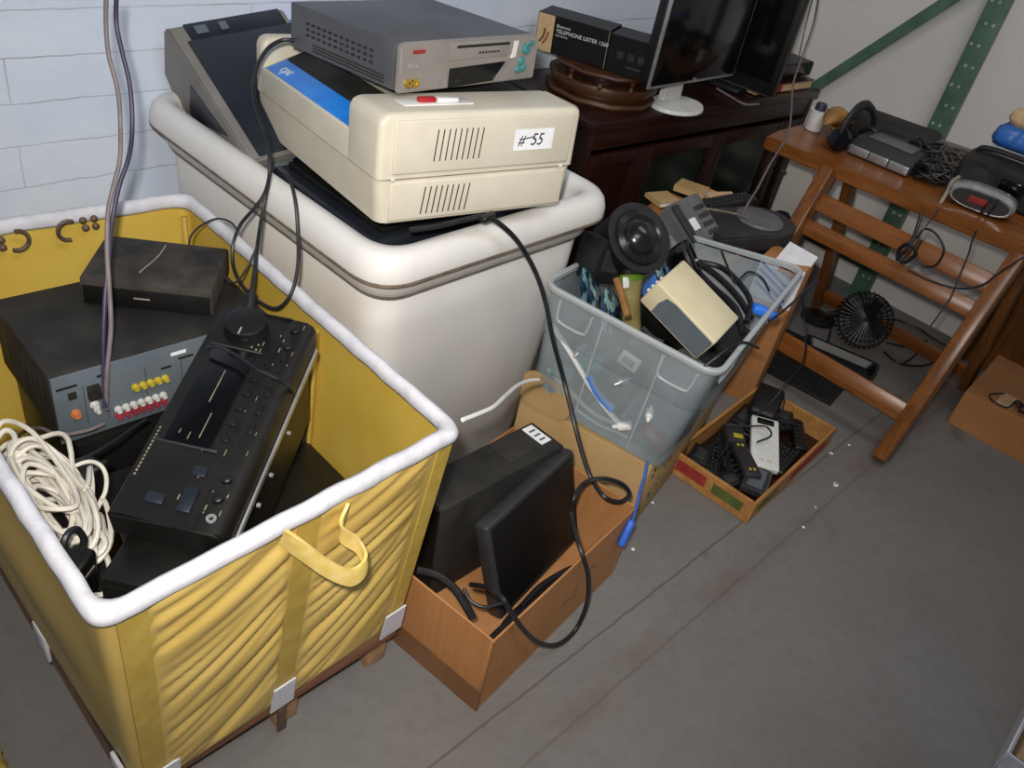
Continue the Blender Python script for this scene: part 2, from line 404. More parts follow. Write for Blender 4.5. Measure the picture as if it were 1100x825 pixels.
for k in range(NV + 1):
    t = k / NV
    cs = [(b[0] + (a[0] - b[0]) * t, b[1] + (a[1] - b[1]) * t) for a, b in zip(TOP, BOT)]
    P = quadpath(cs, .022, NS, 5); ring = []
    for i, p in enumerate(P):
        x, y = p.x, p.y
        if i <= NS[0]:
            u = i / NS[0]; half = u * 2 % 1 if u < 1 else 1
            side = 0 if u < .5 else 1
            edge = min(1, max(0, (half - .10) / .10)) * min(1, max(0, (1 - half - .05) / .08)) if side == 0 else min(1, max(0, (half - .06) / .10)) * min(1, max(0, (1 - half - .1) / .08))
            edge = edge * edge * (3 - 2 * edge)
            env = min(1, t / .07) * min(1, (1 - t) / .06)
            y -= edge * env * (.004 - .0085 * min(1.5, pleat(side, half, t))) + .010 * math.sin(PI * half) * env
        elif i > len(P) - NS[3] - 6:
            j = (i - (len(P) - NS[3] - 6)) / NS[3]
            x -= .018 * math.sin(PI * min(1, max(0, j))) * math.sin(PI * t) * (1 + .5 * math.sin(9 * t + 3 * j))
        elif NS[0] + 5 < i <= NS[0] + 5 + NS[1]:
            j = (i - NS[0] - 5) / NS[1]
            x += .006 * math.sin(PI * j) * math.sin(PI * t)
        else:
            y += .004 * math.sin(x * 22 + t * 9) * math.sin(PI * t)
        ring.append(bm.verts.new((x, y, ZB + (ZT - ZB) * t)))
    rings.append(ring)
skin(bm, rings); bm.faces.new(rings[0][::-1])
lin_o = obj('vinyl_liner', bm, ['yellow_faded', 'yellow'], cart, True, 80)
md = lin_o.modifiers.new('thickness', 'SOLIDIFY'); md.thickness = .004; md.offset = 0; md.material_offset = 1
# canvas rim
bm = BM()
rimN = (24, 30, 24, 30)
prof = [(-.004, .676), (0, .683), (.0, .694), (-.005, .703), (-.013, .706), (-.021, .702), (-.024, .693), (-.024, .683), (-.021, .676)]
rr = [[Vector((p.x, p.y, z)) for p in quadpath(grow(RIM, o), .03, rimN, 6)] for o, z in prof]
for ring in rr:
    for v in ring:
        v.x += .0010 * math.sin(v.y * 71 + v.z * 40); v.y += .0010 * math.sin(v.x * 67 + v.z * 30); v.z += .0008 * math.sin(v.x * 53 + v.y * 49)
rv = [[bm.verts.new(v) for v in ring] for ring in rr]
skin(bm, rv + [rv[0]]); obj('canvas_rim', bm, 'canvas', cart, True, 80)
def front(x, z, out=0):
    t = (z - ZB) / (ZT - ZB); u = (x - .21) / .58
    y0 = BOT[0][1] + (BOT[1][1] - BOT[0][1]) * u; y1 = TOP[0][1] + (TOP[1][1] - TOP[0][1]) * u
    return Vector((x, y0 + (y1 - y0) * t - out, z))
def strip(bm, xa0, xa1, xb0, xb1, z0, z1, out=.008, th=.004):
    """webbing strip on the front face: from x range a at z0 to x range b at z1"""
    rows = []
    for k in range(9):
        t = k / 8; z = z0 + (z1 - z0) * t; l = xa0 + (xb0 - xa0) * t; r = xa1 + (xb1 - xa1) * t
        bulge = .010 * math.sin(PI * t) * 0
        rows.append([bm.verts.new(front(l, z, out - th)), bm.verts.new(front(l, z, out + bulge)), bm.verts.new(front(r, z, out + bulge)), bm.verts.new(front(r, z, out - th))])
    skin(bm, rows); bm.faces.new(rows[0][::-1]); bm.faces.new(rows[-1])
bm = BM(); strip(bm, .482, .522, .484, .526, .13, .675, .006); obj('webbing_strip', bm, 'yellow_dark', cart, True)
bm = BM(); strip(bm, .243, .290, .216, .262, .13, .675, .006); obj('webbing_strip', bm, 'yellow_dark', cart, True)
bm = BM(); strip(bm, .752, .783, .764, .796, .13, .675, .006); obj('webbing_strip', bm, 'yellow_dark', cart, True)
for x0, x1, z1 in ((.232, .30, .185), (.476, .526, .20), (.735, .79, .20)):
    bm = BM(); strip(bm, x0, x1, x0 + .002, x1 - .002, .12, z1, .012); obj('canvas_patch', bm, 'canvas', cart, True)
for y0 in (.775, 1.10):
    bm = BM(); box(bm, (.218, y0 + .03, .155), (.008, .055, .07), .003); obj('canvas_patch', bm, 'canvas', cart, True)
# inside corner seams on the right wall
for y in (1.13,):
    bm = BM(); tube(bm, [(.779, y, .15), (.791, y, .66)], .013, 8, 1, flat=.45); obj('inner_seam', bm, 'yellow_dark', cart, True)
bm = BM(); tube(bm, [(.776, 1.60, .30), (.790, 1.655, .66)], .007, 6, 1); obj('inner_seam', bm, 'yellow_dark', cart, True)
# strap handle
bm = BM()
cl = spline([(0.4563, 0.7120, 0.6689), (0.4816, 0.6900, 0.6372), (0.5133, 0.6720, 0.5958), (0.5473, 0.6600, 0.5666), (0.5758, 0.6640, 0.5736), (0.5722, 0.6840, 0.6003), (0.5506, 0.7000, 0.6287), (0.5688, 0.7140, 0.6544)], 6)
rows = []
for i, p in enumerate(cl):
    t = i / (len(cl) - 1); w = .022 * (1 - .25 * math.sin(PI * t)); dv = Vector((.10 * math.sin(5 * t), -.35 + .5 * math.sin(3 * t), 1)).normalized()
    tg = (cl[min(i + 1, len(cl) - 1)] - cl[max(i - 1, 0)]).normalized(); nn = tg.cross(dv).normalized() * .0025
    rows.append([bm.verts.new(p + dv * w + nn), bm.verts.new(p + nn * 1.6), bm.verts.new(p - dv * w + nn), bm.verts.new(p - dv * w - nn), bm.verts.new(p - nn * .4), bm.verts.new(p + dv * w - nn)])
skin(bm, rows); bm.faces.new(rows[0][::-1]); bm.faces.new(rows[-1]); obj('strap_handle', bm, 'yellow_pale', cart, True, 60)
# bolts and handle rings on the inside of the back wall
for px in ((0.5754, 1.6580, 0.6932), (0.5979, 1.6580, 0.6928), (0.5781, 1.6560, 0.6765), (0.5989, 1.6560, 0.6762), (0.4194, 1.6600, 0.6829), (0.4195, 1.6580, 0.6674)):
    bm = BM(); lathe(bm, [(.0075, 0), (.0075, .003), (.005, .006), (.001, .007)], (px[0], px[1] + .002, px[2]), (0, -1, 0), 12); obj('bolt', bm, 'rust', cart, True)
for px, a0 in (((0.5433, 1.6560, 0.6798), 60), ((0.4471, 1.6600, 0.6765), -120)):
    bm = BM(); tube(bm, [(px[0] + .021 * math.cos(D(a0 + k * 24)), px[1] - .003, px[2] + .021 * math.sin(D(a0 + k * 24))) for k in range(10)], .0045, 6, 2); obj('handle_ring', bm, 'rust', cart, True)
# wooden base
bm = BM(); box(bm, (.508, .797, .107), (.56, .022, .045), .003); obj('base_board', bm, 'rust_wood', cart, True)
bm = BM(); box(bm, (.508, 1.59, .107), (.56, .022, .045), .003); obj('base_board', bm, 'rust_wood', cart, True)
bm = BM(); box(bm, (.239, 1.19, .107), (.022, .76, .045), .003); obj('base_board', bm, 'rust_wood', cart, True)
bm = BM(); box(bm, (.777, 1.19, .107), (.022, .76, .045), .003); obj('base_board', bm, 'rust_wood', cart, True)
for x in (.262, .532, .752):
    bm = BM(); box(bm, (x, 1.19, .042), (.05, .78, .085), .004); obj('runner', bm, 'raw_wood', cart, True)
bm = BM(); box(bm, (.508, .782, .07), (.018, .006, .10), .001); obj('bracket', bm, 'rust', cart, True)

# ---- black equipment in the cart
def knob(bm, c, r, h, axis=(0, 0, 1), mi=0): lathe(bm, [(r * 1.05, 0), (r, h * .15), (r * .93, h * .92), (r * .8, h), (.0005, h)], c, axis, 24, mi)
sp = thing('subwoofer', 'low black box under the tilted receiver, filling the right of the yellow cart', 'speaker', (.582, 1.02, .135))
bm = BM(); box(bm, (0, 0, .125), (.40, .46, .25), .006); obj('cabinet', bm, 'satin', sp)
bm = BM(); box(bm, (0, -.232, .125), (.36, .006, .21), .003); obj('grille', bm, 'black', sp)
cs_ = thing('small_speaker', 'small black box squeezed in the front corner of the cart under the tilted receiver', 'speaker', (.318, .822, .386), (0, 0, 39.6))
bm = BM(); box(bm, (0, 0, .107), (.088, .118, .214), .004); obj('cabinet', bm, 'satin', cs_)
bm = BM(); box(bm, (-.0445, 0, .107), (.003, .10, .19), .001); obj('grille', bm, 'black', cs_)
g = thing('cassette_deck', 'narrow black component standing under the white cables at the left of the cart', 'stereo component', (.262, 1.03, .135))
bm = BM(); box(bm, (0, 0, .18), (.075, .44, .36), .004); obj('case', bm, 'satin', g)
bm = BM(); box(bm, (0, -.2215, .18), (.065, .004, .34), .001); obj('front_panel', bm, 'black', g)
a2 = thing('amplifier', 'black component lying beneath the grey-backed receiver', 'stereo component', (.575, 1.445, .135))
bm = BM(); box(bm, (0, 0, .155), (.40, .28, .31), .005); obj('case', bm, 'satin', a2)
bm = BM(); box(bm, (0, -.142, .17), (.38, .005, .25), .002); obj('rear_panel', bm, 'black', a2)

ra = thing('stereo_receiver', 'black stereo receiver lying flat with its slate grey jack panel towards the viewer', 'stereo receiver', (.573, 1.432, .452), (0, 0, -1))
W_, D_, H_ = .432, .29, .155
bm = BM(); box(bm, (0, .003, H_ / 2 + .003), (W_, D_ - .012, H_ - .006), .003)
for k in range(9): box(bm, (-.14 + .0 * k, -.10 + .024 * k, H_ - .0005), (.11, .006, .0024), .001)
for k in range(7): box(bm, (-W_ / 2, -.09 + .028 * k, .08), (.0024, .008, .09), .0008)
obj('case', bm, 'dusty', ra)
bm = BM(); box(bm, (0, -D_ / 2 + .002, H_ / 2 + .001), (W_ - .004, .006, H_ - .006), .001); rp_ = obj('rear_panel', bm, 'slate', ra)
def jack(x, z, m, r=.0055):
    bm = BM(); lathe(bm, [(r * 1.5, 0), (r * 1.5, .003), (r, .003), (r, .012), (r * .55, .012), (r * .5, .006), (.0005, .006)], (x, -D_ / 2 - .001, z), (0, -1, 0), 12); return obj('jack', bm, m, ra)
for k in range(7):
    jack(-.108 + .0145 * k, .046, 'jack_white', .0046); jack(-.108 + .0145 * k, .030, 'jack_red', .0046)
for k in range(5): jack(-.072 + .0145 * k, .085, 'yellow_jack', .0046)
jack(-.182, .066, 'orange', .006); jack(-.148, .074, 'jack_white', .0055); jack(-.145, .060, 'jack_white', .004)
bm = BM(); box(bm, (-.146, -D_ / 2 - .004, .103), (.022, .014, .030), .002); obj('antenna_block', bm, 'slot', ra)
bm = BM(); box(bm, (-.183, -D_ / 2 - .002, .108), (.014, .006, .014), .001); obj('antenna_block', bm, 'slot', ra)
bm = BM()
for x, z, w in ((-.19, .128, .036), (-.127, .133, .02), (.030, .120, .03), (-.01, .108, .02)): box(bm, (x, -D_ / 2 - .0014, z), (w, .0012, .005))
for x in (-.163, -.125, -.05, .02): box(bm, (x, -D_ / 2 - .0014, .078), (.0008, .001, .09))
obj('panel_print', bm, 'slot', ra)
bm = BM(); box(bm, (.016, -D_ / 2 - .0016, .134), (.030, .001, .007)); obj('white_sticker', bm, 'paper', ra)
for sx in (-.17, .17):
    for sy in (-.10, .10):
        bm = BM(); cyl(bm, (sx, sy, -.006), (sx, sy, .006), .012); obj('foot', bm, 'rubber', ra)
cable('power_cable', [(0.4286, 1.2700, 0.4891), (0.3970, 1.2620, 0.4935), (0.3560, 1.2580, 0.5043), (0.3395, 1.2620, 0.5113), (0.3350, 1.3176, 0.4859), (0.3250, 1.3653, 0.4511), (0.3200, 1.4188, 0.4000), (0.3150, 1.4586, 0.3433)], .0035, 'cable_grey', 'thin grey lead running along the foot of the slate grey jack panel')

bc = thing('tape_player', 'small dusty black box lying askew on top of the flat receiver', 'electronic box', (.645, 1.478, .6075), (0, 0, -39.3))
bm = BM(); box(bm, (0, 0, .034), (.247, .177, .060), .006, 2); obj('case', bm, 'dustier', bc)
bm = BM(); box(bm, (0, -.0885, .028), (.237, .004, .040), .001); obj('front_panel', bm, 'black', bc)
bm = BM(); box(bm, (-.01, -.0912, .030), (.03, .0012, .003)); obj('panel_print', bm, 'mark', bc)
bm = BM(); tube(bm, [(.0, .07, .0645), (-.004, .02, .0648), (-.022, -.05, .0648)], .0014, 5); obj('scratch', bm, 'mark', bc)

# tilted receiver, front panel up
rb = thing('stereo_receiver', 'black stereo receiver stood on its back with its knobs and display facing up', 'stereo receiver', (.545, 1.002, .446), (.9, -11.9, 39.6))
DB = .27   # depth; local z = front panel normal, x along its width, y across its height
bm = BM(); box(bm, (0, .004, DB / 2 - .012), (.43, .150, DB - .03), .003); obj('case', bm, 'satin', rb)
bm = BM()
# stepped fascia profile across the height (y), extruded along x
prism(bm, [(-.084, DB - .055), (-.084, DB - .016), (-.079, DB - .006), (-.068, DB), (-.044, DB), (-.038, DB - .005), (-.034, DB - .006), (.066, DB - .001), (.081, DB - .003), (.084, DB - .008), (.084, DB - .055)], -.222, .222, 0)
bmesh.ops.bevel(bm, geom=[e for e in bm.edges if abs(e.verts[0].co.x) > .22 and abs(e.verts[1].co.x) > .22 and abs(e.verts[0].co.x - e.verts[1].co.x) < .01], offset=.004, segments=2, affect='EDGES')
obj('front_panel', bm, 'satin', rb)
bm = BM(); box(bm, (.022, .026, DB - .0025), (.205, .072, .003), .001); obj('display_window', bm, 'gloss', rb)
bm = BM(); box(bm, (-.083, .026, DB - .002), (.004, .098, .003), .001); obj('trim_line', bm, 'dark_grey', rb)
bm = BM(); box(bm, (.128, .026, DB - .002), (.003, .09, .0025), .001); obj('trim_line', bm, 'dark_grey', rb)
kb = BM(); knob(kb, (.172, .024, DB - .004), .037, .027); k_o = obj('volume_knob', kb, 'black', rb)
bm = BM(); box(bm, (.172 - .026, .024, DB + .0235), (.016, .0025, .001)); obj('pointer', bm, 'mark', k_o)
bm = BM(); box(bm, (-.182, .030, DB - .002), (.018, .026, .006), .002); obj('power_button', bm, 'dark_blue_grey', rb)
for i, (x, y, sx, sy) in enumerate(((-.172, -.014, .044, .020), (-.122, -.012, .018, .020))):
    bm = BM(); box(bm, (x, y, DB - .004), (sx, sy, .006), .002); obj('button', bm, 'dark_blue_grey', rb)
for i in range(6):
    bm = BM(); box(bm, (-.055 + .032 * i, -.024, DB - .004), (.012, .012, .005), .002); obj('button', bm, 'black', rb)
for i in range(5):
    bm = BM(); box(bm, (-.03 + .04 * i, -.056, DB + .001), (.022, .010, .005), .002); obj('button', bm, 'black', rb)
for x in (-.165, -.13, .15, .19):
    bm = BM(); knob(bm, (x, -.056, DB - .001), .008, .010); obj('small_knob', bm, 'black', rb)
bm = BM(); lathe(bm, [(.0075, 0), (.0075, .003), (.0035, .003), (.003, 0), (.0005, 0)], (-.197, -.058, DB - .001), (0, 0, 1), 16); obj('headphone_jack', bm, 'silver', rb)
bm = BM(); r2 = random.Random(5)
for i in range(34):
    x = r2.uniform(-.205, .205); y = r2.choice([-.044, -.067, -.034, -.013, .0, .068]); 
    box(bm, (x, y, DB + (.0008 if -.07 < y < -.043 else -.0045 if y < -.02 else -.0030)), (r2.choice([.003, .006, .009]), r2.choice([.0014, .0018]), .0014))
for k in range(14): box(bm, (-.150 + .0068 * k, .074, DB - .0012), (.004, .0028, .001))
for x, y, w in ((-.04, .012, .05), (.04, .024, .07), (-.065, .028, .014), (-.06, .044, .008)): box(bm, (x, y, DB - .0008), (w, .0016, .0008))
for k in range(7): box(bm, (.135 + .004 * k, -.006 + .009 * (k % 3) + .0, DB - .004), (.003, .003, .003))
obj('panel_print', bm, 'mark_dim', rb)
bm = BM(); box(bm, (0, -.0872, DB - .06), (.42, .004, .016), .001); obj('chassis_edge', bm, 'silver', rb)
for k, x in enumerate((-.1, -.04, .05)):
    bm = BM(); cyl(bm, (x, -.084, DB - .10), (x, -.09, DB - .10), .004); obj('screw', bm, 'silver', rb)
cable('audio_lead', [(0.5412, 1.0797, 0.7420), (0.5551, 1.0621, 0.7480), (0.5695, 1.0283, 0.7450), (0.5787, 0.9890, 0.7420), (0.5994, 0.9526, 0.7350), (0.6130, 0.9351, 0.7200), (0.7680, 1.1333, 0.4870), (0.7720, 1.1270, 0.4449), (0.7720, 1.1319, 0.4055)], .0032, 'cable_black', 'thin black lead lying across the upturned panel of the tilted receiver')
pl = thing('audio_plug', 'slim silver audio plug hanging from the thin black lead at the cart side', 'plug', (0.7720, 1.1319, 0.4055))
bm = BM(); cyl(bm, (0, 0, -.012), (0, 0, .004), .0048, .004, 12); obj('boot', bm, 'dark_grey', pl)
bm = BM(); cyl(bm, (0, 0, -.034), (0, 0, -.012), .0022, .0032, 12); obj('pin', bm, 'chrome', pl)

# white cable tangle
bm = BM(); r3 = random.Random(11); pts = []
cx, cy = .268, 1.075
for k in range(26):
    a0 = r3.uniform(-.5, .5); ra_, rb_ = r3.uniform(.022, .055), r3.uniform(.07, .155); oy = r3.uniform(-.05, .03); zz = .508 + .0030 * k
    for q in range(8):
        th = 2 * PI * q / 8 + a0
        pts.append((max(.226, cx + ra_ * math.cos(th) + .018 * math.sin(oy * 60)), cy + oy + rb_ * math.sin(th) + .02 * math.cos(k), zz + .012 * math.sin(2 * th + k) + .008))
tube(bm, pts, .0042, 7, 5)
solo('white_cable_bundle', bm, 'cable_white', 'big tangle of off-white flat cable heaped at the left edge of the yellow cart', 'cable')
cable('white_cable', [(0.2346, 1.2159, 0.5700), (0.2575, 1.2289, 0.5800), (0.2667, 1.2148, 0.5800), (0.2603, 1.1875, 0.5750), (0.2452, 1.1666, 0.5700), (0.2249, 1.1578, 0.5650), (0.2121, 1.1546, 0.5600)], .0045, 'cable_white', 'single off-white cable loop rising above the tangle at the left frame edge')
cable('white_cable', [(0.2928, 1.1060, 0.5500), (0.3121, 1.1058, 0.5650), (0.3386, 1.1006, 0.5700), (0.3502, 1.0824, 0.5700), (0.3500, 1.0636, 0.5600), (0.3382, 1.0424, 0.5500), (0.3215, 1.0303, 0.5400)], .0036, 'cable_white', 'thin white cable arching beside the tilted receiver, right of the tangle')
ad = thing('power_adapter', 'black power adapter with its own looped cord in the front corner of the cart', 'power adapter', (0.2390, 0.9053, 0.5000), (6, -4, 35))
bm = BM(); box(bm, (0, 0, .05), (.042, .034, .10), .006, 3); obj('housing', bm, 'black', ad)
bm = BM(); box(bm, (0, -.0172, .072), (.022, .001, .003)); obj('panel_print', bm, 'mark', ad)
bm = BM(); tube(bm, [(-.015, 0, .098), (-.022, .004, .125), (-.008, .008, .150), (.012, .006, .146), (.018, 0, .12), (.012, 0, .096)], .0052, 8); obj('cord', bm, 'cable_black', ad)
bl = thing('power_adapter', 'black block plug lying behind the white cables, in front of the slate panel', 'power adapter', (0.3374, 1.1141, 0.5000), (0, 0, 20))
bm = BM(); box(bm, (0, 0, .025), (.05, .04, .05), .006, 2); obj('housing', bm, 'rubber', bl)
bm = BM(); tube(bm, [(-.03, .0, .03), (-.02, -.024, .055), (.012, -.028, .062), (.028, -.01, .04), (.02, .0, .02)], .005, 8); obj('cord', bm, 'cable_black', bl)
cable('black_cable', [(0.3062, 1.1621, 0.5300), (0.3460, 1.1453, 0.5400), (0.3980, 1.1569, 0.5400), (0.4419, 1.1839, 0.5300), (0.4834, 1.2086, 0.5200)], .003, 'cable_black', 'black lead slanting up from the white cables towards the tilted receiver')

# ------------------------------------------------------------------ white poly bin
bn = thing('plastic_tub', 'big off-white plastic tub with a thick rolled rim, holding printers', 'tub', (1.25, 1.55, 0))
BC = [(.889, 1.075), (1.645, 1.098), (1.612, 2.030), (.862, 2.026)]
bm = BM()
def ins(o): return grow(BC, o)
prof = [(ins(-.090), .06, 0), (ins(-.080), .07, .012), (ins(-.046), .075, .60), (ins(-.044), .075, .684), (ins(-.046), .074, .687), (ins(-.046), .074, .693), (ins(-.034), .078, .698), (ins(-.029), .08, .704), (ins(-.022), .082, .742)]
loft(bm, prof, 8, (10, 10, 10, 10)); obj('body', bm, 'poly', bn, True, 50)
bm = BM()
prof = [(ins(-.022), .08, .742), (ins(-.012), .085, .738), (ins(-.002), .088, .741), (ins(0), .09, .748), (ins(-.001), .09, .770), (ins(-.006), .09, .790), (ins(-.016), .085, .802), (ins(-.030), .08, .808), (ins(-.046), .07, .806), (ins(-.058), .06, .797), (ins(-.063), .055, .780), (ins(-.066), .05, .70), (ins(-.110), .05, .03)]
rings = loft(bm, prof, 8, (10, 10, 10, 10), cap0=False, cap1=True); rim_o = obj('rolled_rim', bm, 'poly', bn, True, 60)
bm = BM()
loft(bm, [(ins(-.0205), .082, .734), (ins(-.0100), .0855, .7375), (ins(-.0008), .0885, .7405), (ins(.0006), .09, .7465), (ins(.0003), .09, .749)], 8, (10, 10, 10, 10), cap0=False); obj('dark_line', bm, 'brown_grey', bn, True)  # brown-grey strip along the underside of the rolled rim
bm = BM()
loft(bm, [(ins(-.0425), .075, .680), (ins(-.0320), .078, .697), (ins(-.0328), .078, .6995)], 8, (10, 10, 10, 10), cap0=False); obj('dark_line', bm, 'groove_grey', bn, True)  # grey strip along the groove below the rim

# things in the tub
lp = thing('laser_printer', 'flat black machine filling the tub beneath the beige printer', 'printer', (1.215, 1.385, .05))
bm = BM(); box(bm, (0, 0, .367), (.50, .39, .735), .012, 3); obj('case', bm, 'dark_blue_grey', lp)
bm = BM(); box(bm, (0, 0, .742), (.44, .35, .014), .004); obj('lid', bm, 'black', lp)
gp = thing('grey_device', 'blue-grey plastic box standing in the tub left of the beige printer', 'electronic box', (1.00, 1.655, .05), (0, 0, 0))
bm = BM(); box(bm, (0, 0, .375), (.07, .12, .75), .008, 2); obj('case', bm, 'slate', gp)
bm = BM(); box(bm, (0, -.061, .60), (.05, .003, .2), .001); obj('front_panel', bm, 'dark_blue_grey', gp)

dp = thing('document_scanner', 'dark blue-grey wedge-shaped machine leaning up out of the tub against the wall', 'scanner', (1.092, 1.846, .742), (25.7, -8, -4.2))
w, d, h = .293, .424, .187
bm = BM(); prism(bm, [(-d / 2, h - .03), (-d / 2, h), (d / 2 - .02, h), (d / 2, h - .02), (d / 2, .03), (d / 2 - .06, 0), (d / 2 - .14, .02)], -w / 2, w / 2, 0)
bmesh.ops.bevel(bm, geom=bm.edges[:], offset=.004, segments=2, affect='EDGES'); obj('case', bm, 'warm_grey', dp)
bm = BM(); box(bm, (.012, -.03, h + .001), (w - .028, d - .075, .006), .002); obj('lid', bm, 'dark_blue_grey', dp)
bm = BM(); box(bm, (.012, d / 2 - .042, h + .001), (w - .05, .05, .005), .002); cp = obj('control_panel', bm, 'dark_blue_grey', dp)
for x, s in ((-.075, .03), (-.02, .02)):
    bm = BM(); box(bm, (x, d / 2 - .042, h + .005), (s, .024, .005), .003); obj('button', bm, 'slate', cp)
bm = BM(); box(bm, (.06, -.03, h + .0045), (.014, .008, .002), .001); obj('badge', bm, 'silver', dp)
bm = BM(); prism(bm, [(-d / 2 + .10, h - .028), (d / 2 - .14, h - .055), (d / 2 - .14, .045), (d / 2 - .16, .04)], -w / 2 - .0015, -w / 2 + .002, 0); obj('side_door', bm, 'dark_blue_grey', dp)
bb = thing('plastic_crate', 'bit of bright blue plastic box showing between the scanner and the recorder', 'box', (1.315, 1.93, .05))
bm = BM(); loft(bm, [(rect(.14, .10), .01, 0), (rect(.16, .12), .012, .89), (rect(.17, .13), .012, .90), (rect(.17, .13), .012, .915), (rect(.15, .11), .008, .915), (rect(.14, .10), .008, .6)], cap1=True); obj('body', bm, 'blue', bb)
bm = BM(); loft(bm, [(rect(.172, .132), .012, .885), (rect(.176, .136), .012, .89), (rect(.176, .136), .012, .90), (rect(.172, .132), .012, .905)], cap0=False); obj('lip', bm, 'blue', bb)

# beige printer
pr = thing('dot_matrix_printer', 'beige desktop printer with blue label strip and a tag numbered 55 on its front', 'printer', (1.19, 1.388, .832), (-4.55, .72, -10.2))
w, d, h = .462, .611, .212
hw, hd = w / 2, d / 2; SEAM = .088
bm = BM()
loft(bm, [(rect(w - .03, d - .02), .02, 0), (rect(w - .016, d - .008), .024, .004), (rect(w - .003, d - .002), .024, SEAM - .003), (rect(w - .003, d - .002), .024, SEAM)], 8, cap1=True); obj('lower_shell', bm, 'beige', pr)
bm = BM()
# upper shell: raised front and rear bulks, lower middle with a sloping left shoulder
def shell(y0, y1, poly, r=.012):
    vs = set(bm.verts)
    prism(bm, poly, y0, y1, 1)
    nv = [v for v in bm.verts if v not in vs]; es = list({e for v in nv for e in v.link_edges if max(e.verts[0].co.z, e.verts[1].co.z) > SEAM + .02})
    bmesh.ops.bevel(bm, geom=es, offset=r, segments=4, affect='EDGES', profile=.5)
Z0 = SEAM + .003
full = [(-hw, Z0), (-hw, h - .014), (-hw + .014, h), (hw - .010, h), (hw, h - .010), (hw, Z0)]
shell(-hd, -.172, full, .013); shell(.262, hd, full, .012)
shell(-.190, .275, [(-hw, Z0), (-hw, .146), (-hw + .115, h - .022), (hw - .02, h - .022), (hw, h - .04), (hw, Z0)], .003)
up = obj('upper_shell', bm, 'beige', pr, ang=35)
bm = BM(); loft(bm, [(rect(w - .006, d - .006), .022, SEAM - .001), (rect(w - .006, d - .006), .022, SEAM + .004)], 8, cap1=True); obj('seam', bm, 'brown_grey', pr)
sl = math.degrees(math.atan2(h - .022 - .146, .115)); ux, uz = math.cos(D(sl)), math.sin(D(sl))
def onslope(s, off): return (-hw + .001 + ux * s - uz * off, uz * s + .146 + ux * off)
x, z = onslope(.030, .0016); bm = BM(); box(bm, (x, .040, z), (.050, .420, .002), .0006, 1, (0, -sl, 0)); lb = obj('blue_label', bm, 'blue', pr)
x, z = onslope(.088, .0016); bm = BM(); box(bm, (x, .040, z), (.064, .420, .003), .0006, 1, (0, -sl, 0)); obj('paper_slot', bm, 'slot', pr)
bm = BM(); box(bm, (.06, .04, h - .0195), (.30, .42, .004), .001); obj('paper_cover', bm, 'slot', pr)
x, z = onslope(.030, .0030)
mt = Matrix.Rotation(D(-90), 4, 'Z')
q = (Matrix.Rotation(D(-sl), 4, 'Y') @ mt).to_euler()
t1 = text('lettering', 'cpt', .038, 'white_ink', pr, (x, .185, z), [math.degrees(a) for a in q])
# raised front plate with vents
bm = BM(); box(bm, (.004, -hd - .001, .150), (w - .05, .008, .100), .004, 3); obj('front_plate', bm, 'beige', pr)
bm = BM(); box(bm, (.004, -hd + .004, .046), (w - .05, .012, .076), .004, 3); obj('lower_plate', bm, 'beige', pr)
bm = BM(); lv = BM()
for k in range(9):
    prism(bm, [(-.118 + .0125 * k, .122), (-.1158 + .0125 * k, .122), (-.1105 + .0125 * k, .182), (-.1127 + .0125 * k, .182)], -hd - .0056, -hd - .004, 1)
for k in range(9):
    prism(lv, [(-.136 + .0125 * k, .018), (-.1338 + .0125 * k, .018), (-.1265 + .0125 * k, .072), (-.1287 + .0125 * k, .072)], -hd - .0028, -hd - .001, 1)
obj('upper_vent', bm, 'slot', pr); obj('lower_vent', lv, 'slot', pr)
for x in (-.20, .195):
    bm = BM(); lathe(bm, [(.004, 0), (.004, .002), (.001, .003)], (x, -hd - .002, SEAM + .004), (0, -1, 0), 12); obj('screw', bm, 'white', pr)
tg_ = one(box, (.112, -hd - .0056, .153), (.096, .001, .042), 0); tgo = obj('number_tag', tg_, 'paper', pr)
for txt, x, sz in (('#', .080, .030), ('55', .118, .034)):
    to = text('lettering', txt, sz, 'ink', tgo, (x, -hd - .0064, .152), (90, 0, 0), shear=.25, sx=.9)
bm = BM()
box(bm, (.100, -hd - .0064, .157), (.018, .0006, .0022), 0, rot=(0, -8, 0)); obj('pen_stroke', bm, 'ink', tgo)
bm = BM(); box(bm, (-.085, -hd + .062, h + .0005), (.150, .040, .003), .001); sw = obj('switch_plate', bm, 'white', pr)
bm = BM(); box(bm, (-.105, -hd + .060, h + .006), (.036, .016, .010), .003); obj('red_rocker', bm, 'red', sw)
bm = BM(); box(bm, (-.060, -hd + .060, h + .005), (.045, .014, .008), .002); obj('white_rocker', bm, 'white', sw)

# VCR
vc = thing('video_recorder', 'silver-fronted video recorder with a grey case, sitting on the beige printer', 'video recorder', (1.194, 1.400, 1.049), (-3.2, 1.2, 2.8))
w, d, h = .384, .332, .092
bm = BM(); box(bm, (0, .006, h / 2 + .006), (w, d - .012, h - .006), .003); 
obj('case', bm, 'vcr_case', vc)
bm = BM()
for r_ in range(3):
    for k in range(12): box(bm, (-w / 2 - .0003, -.09 + .018 * k, .066 - .011 * r_), (.002, .009, .004))
for r_ in range(3): box(bm, (-w / 2 - .0003, -.02, .030 - .006 * r_), (.002, .22, .002))
obj('vent_slots', bm, 'slot', vc)
bm = BM()
prism(bm, [(-w / 2 - .001, .008), (w / 2 + .001, .008), (w / 2 + .001, .092), (w / 2 - .02, .098), (-w / 2 + .01, .098), (-w / 2 - .001, .093)], -d / 2 - .008, -d / 2 + .006, 1)
bmesh.ops.bevel(bm, geom=bm.edges[:], offset=.003, segments=2, affect='EDGES'); obj('front_panel', bm, 'vcr_front', vc)
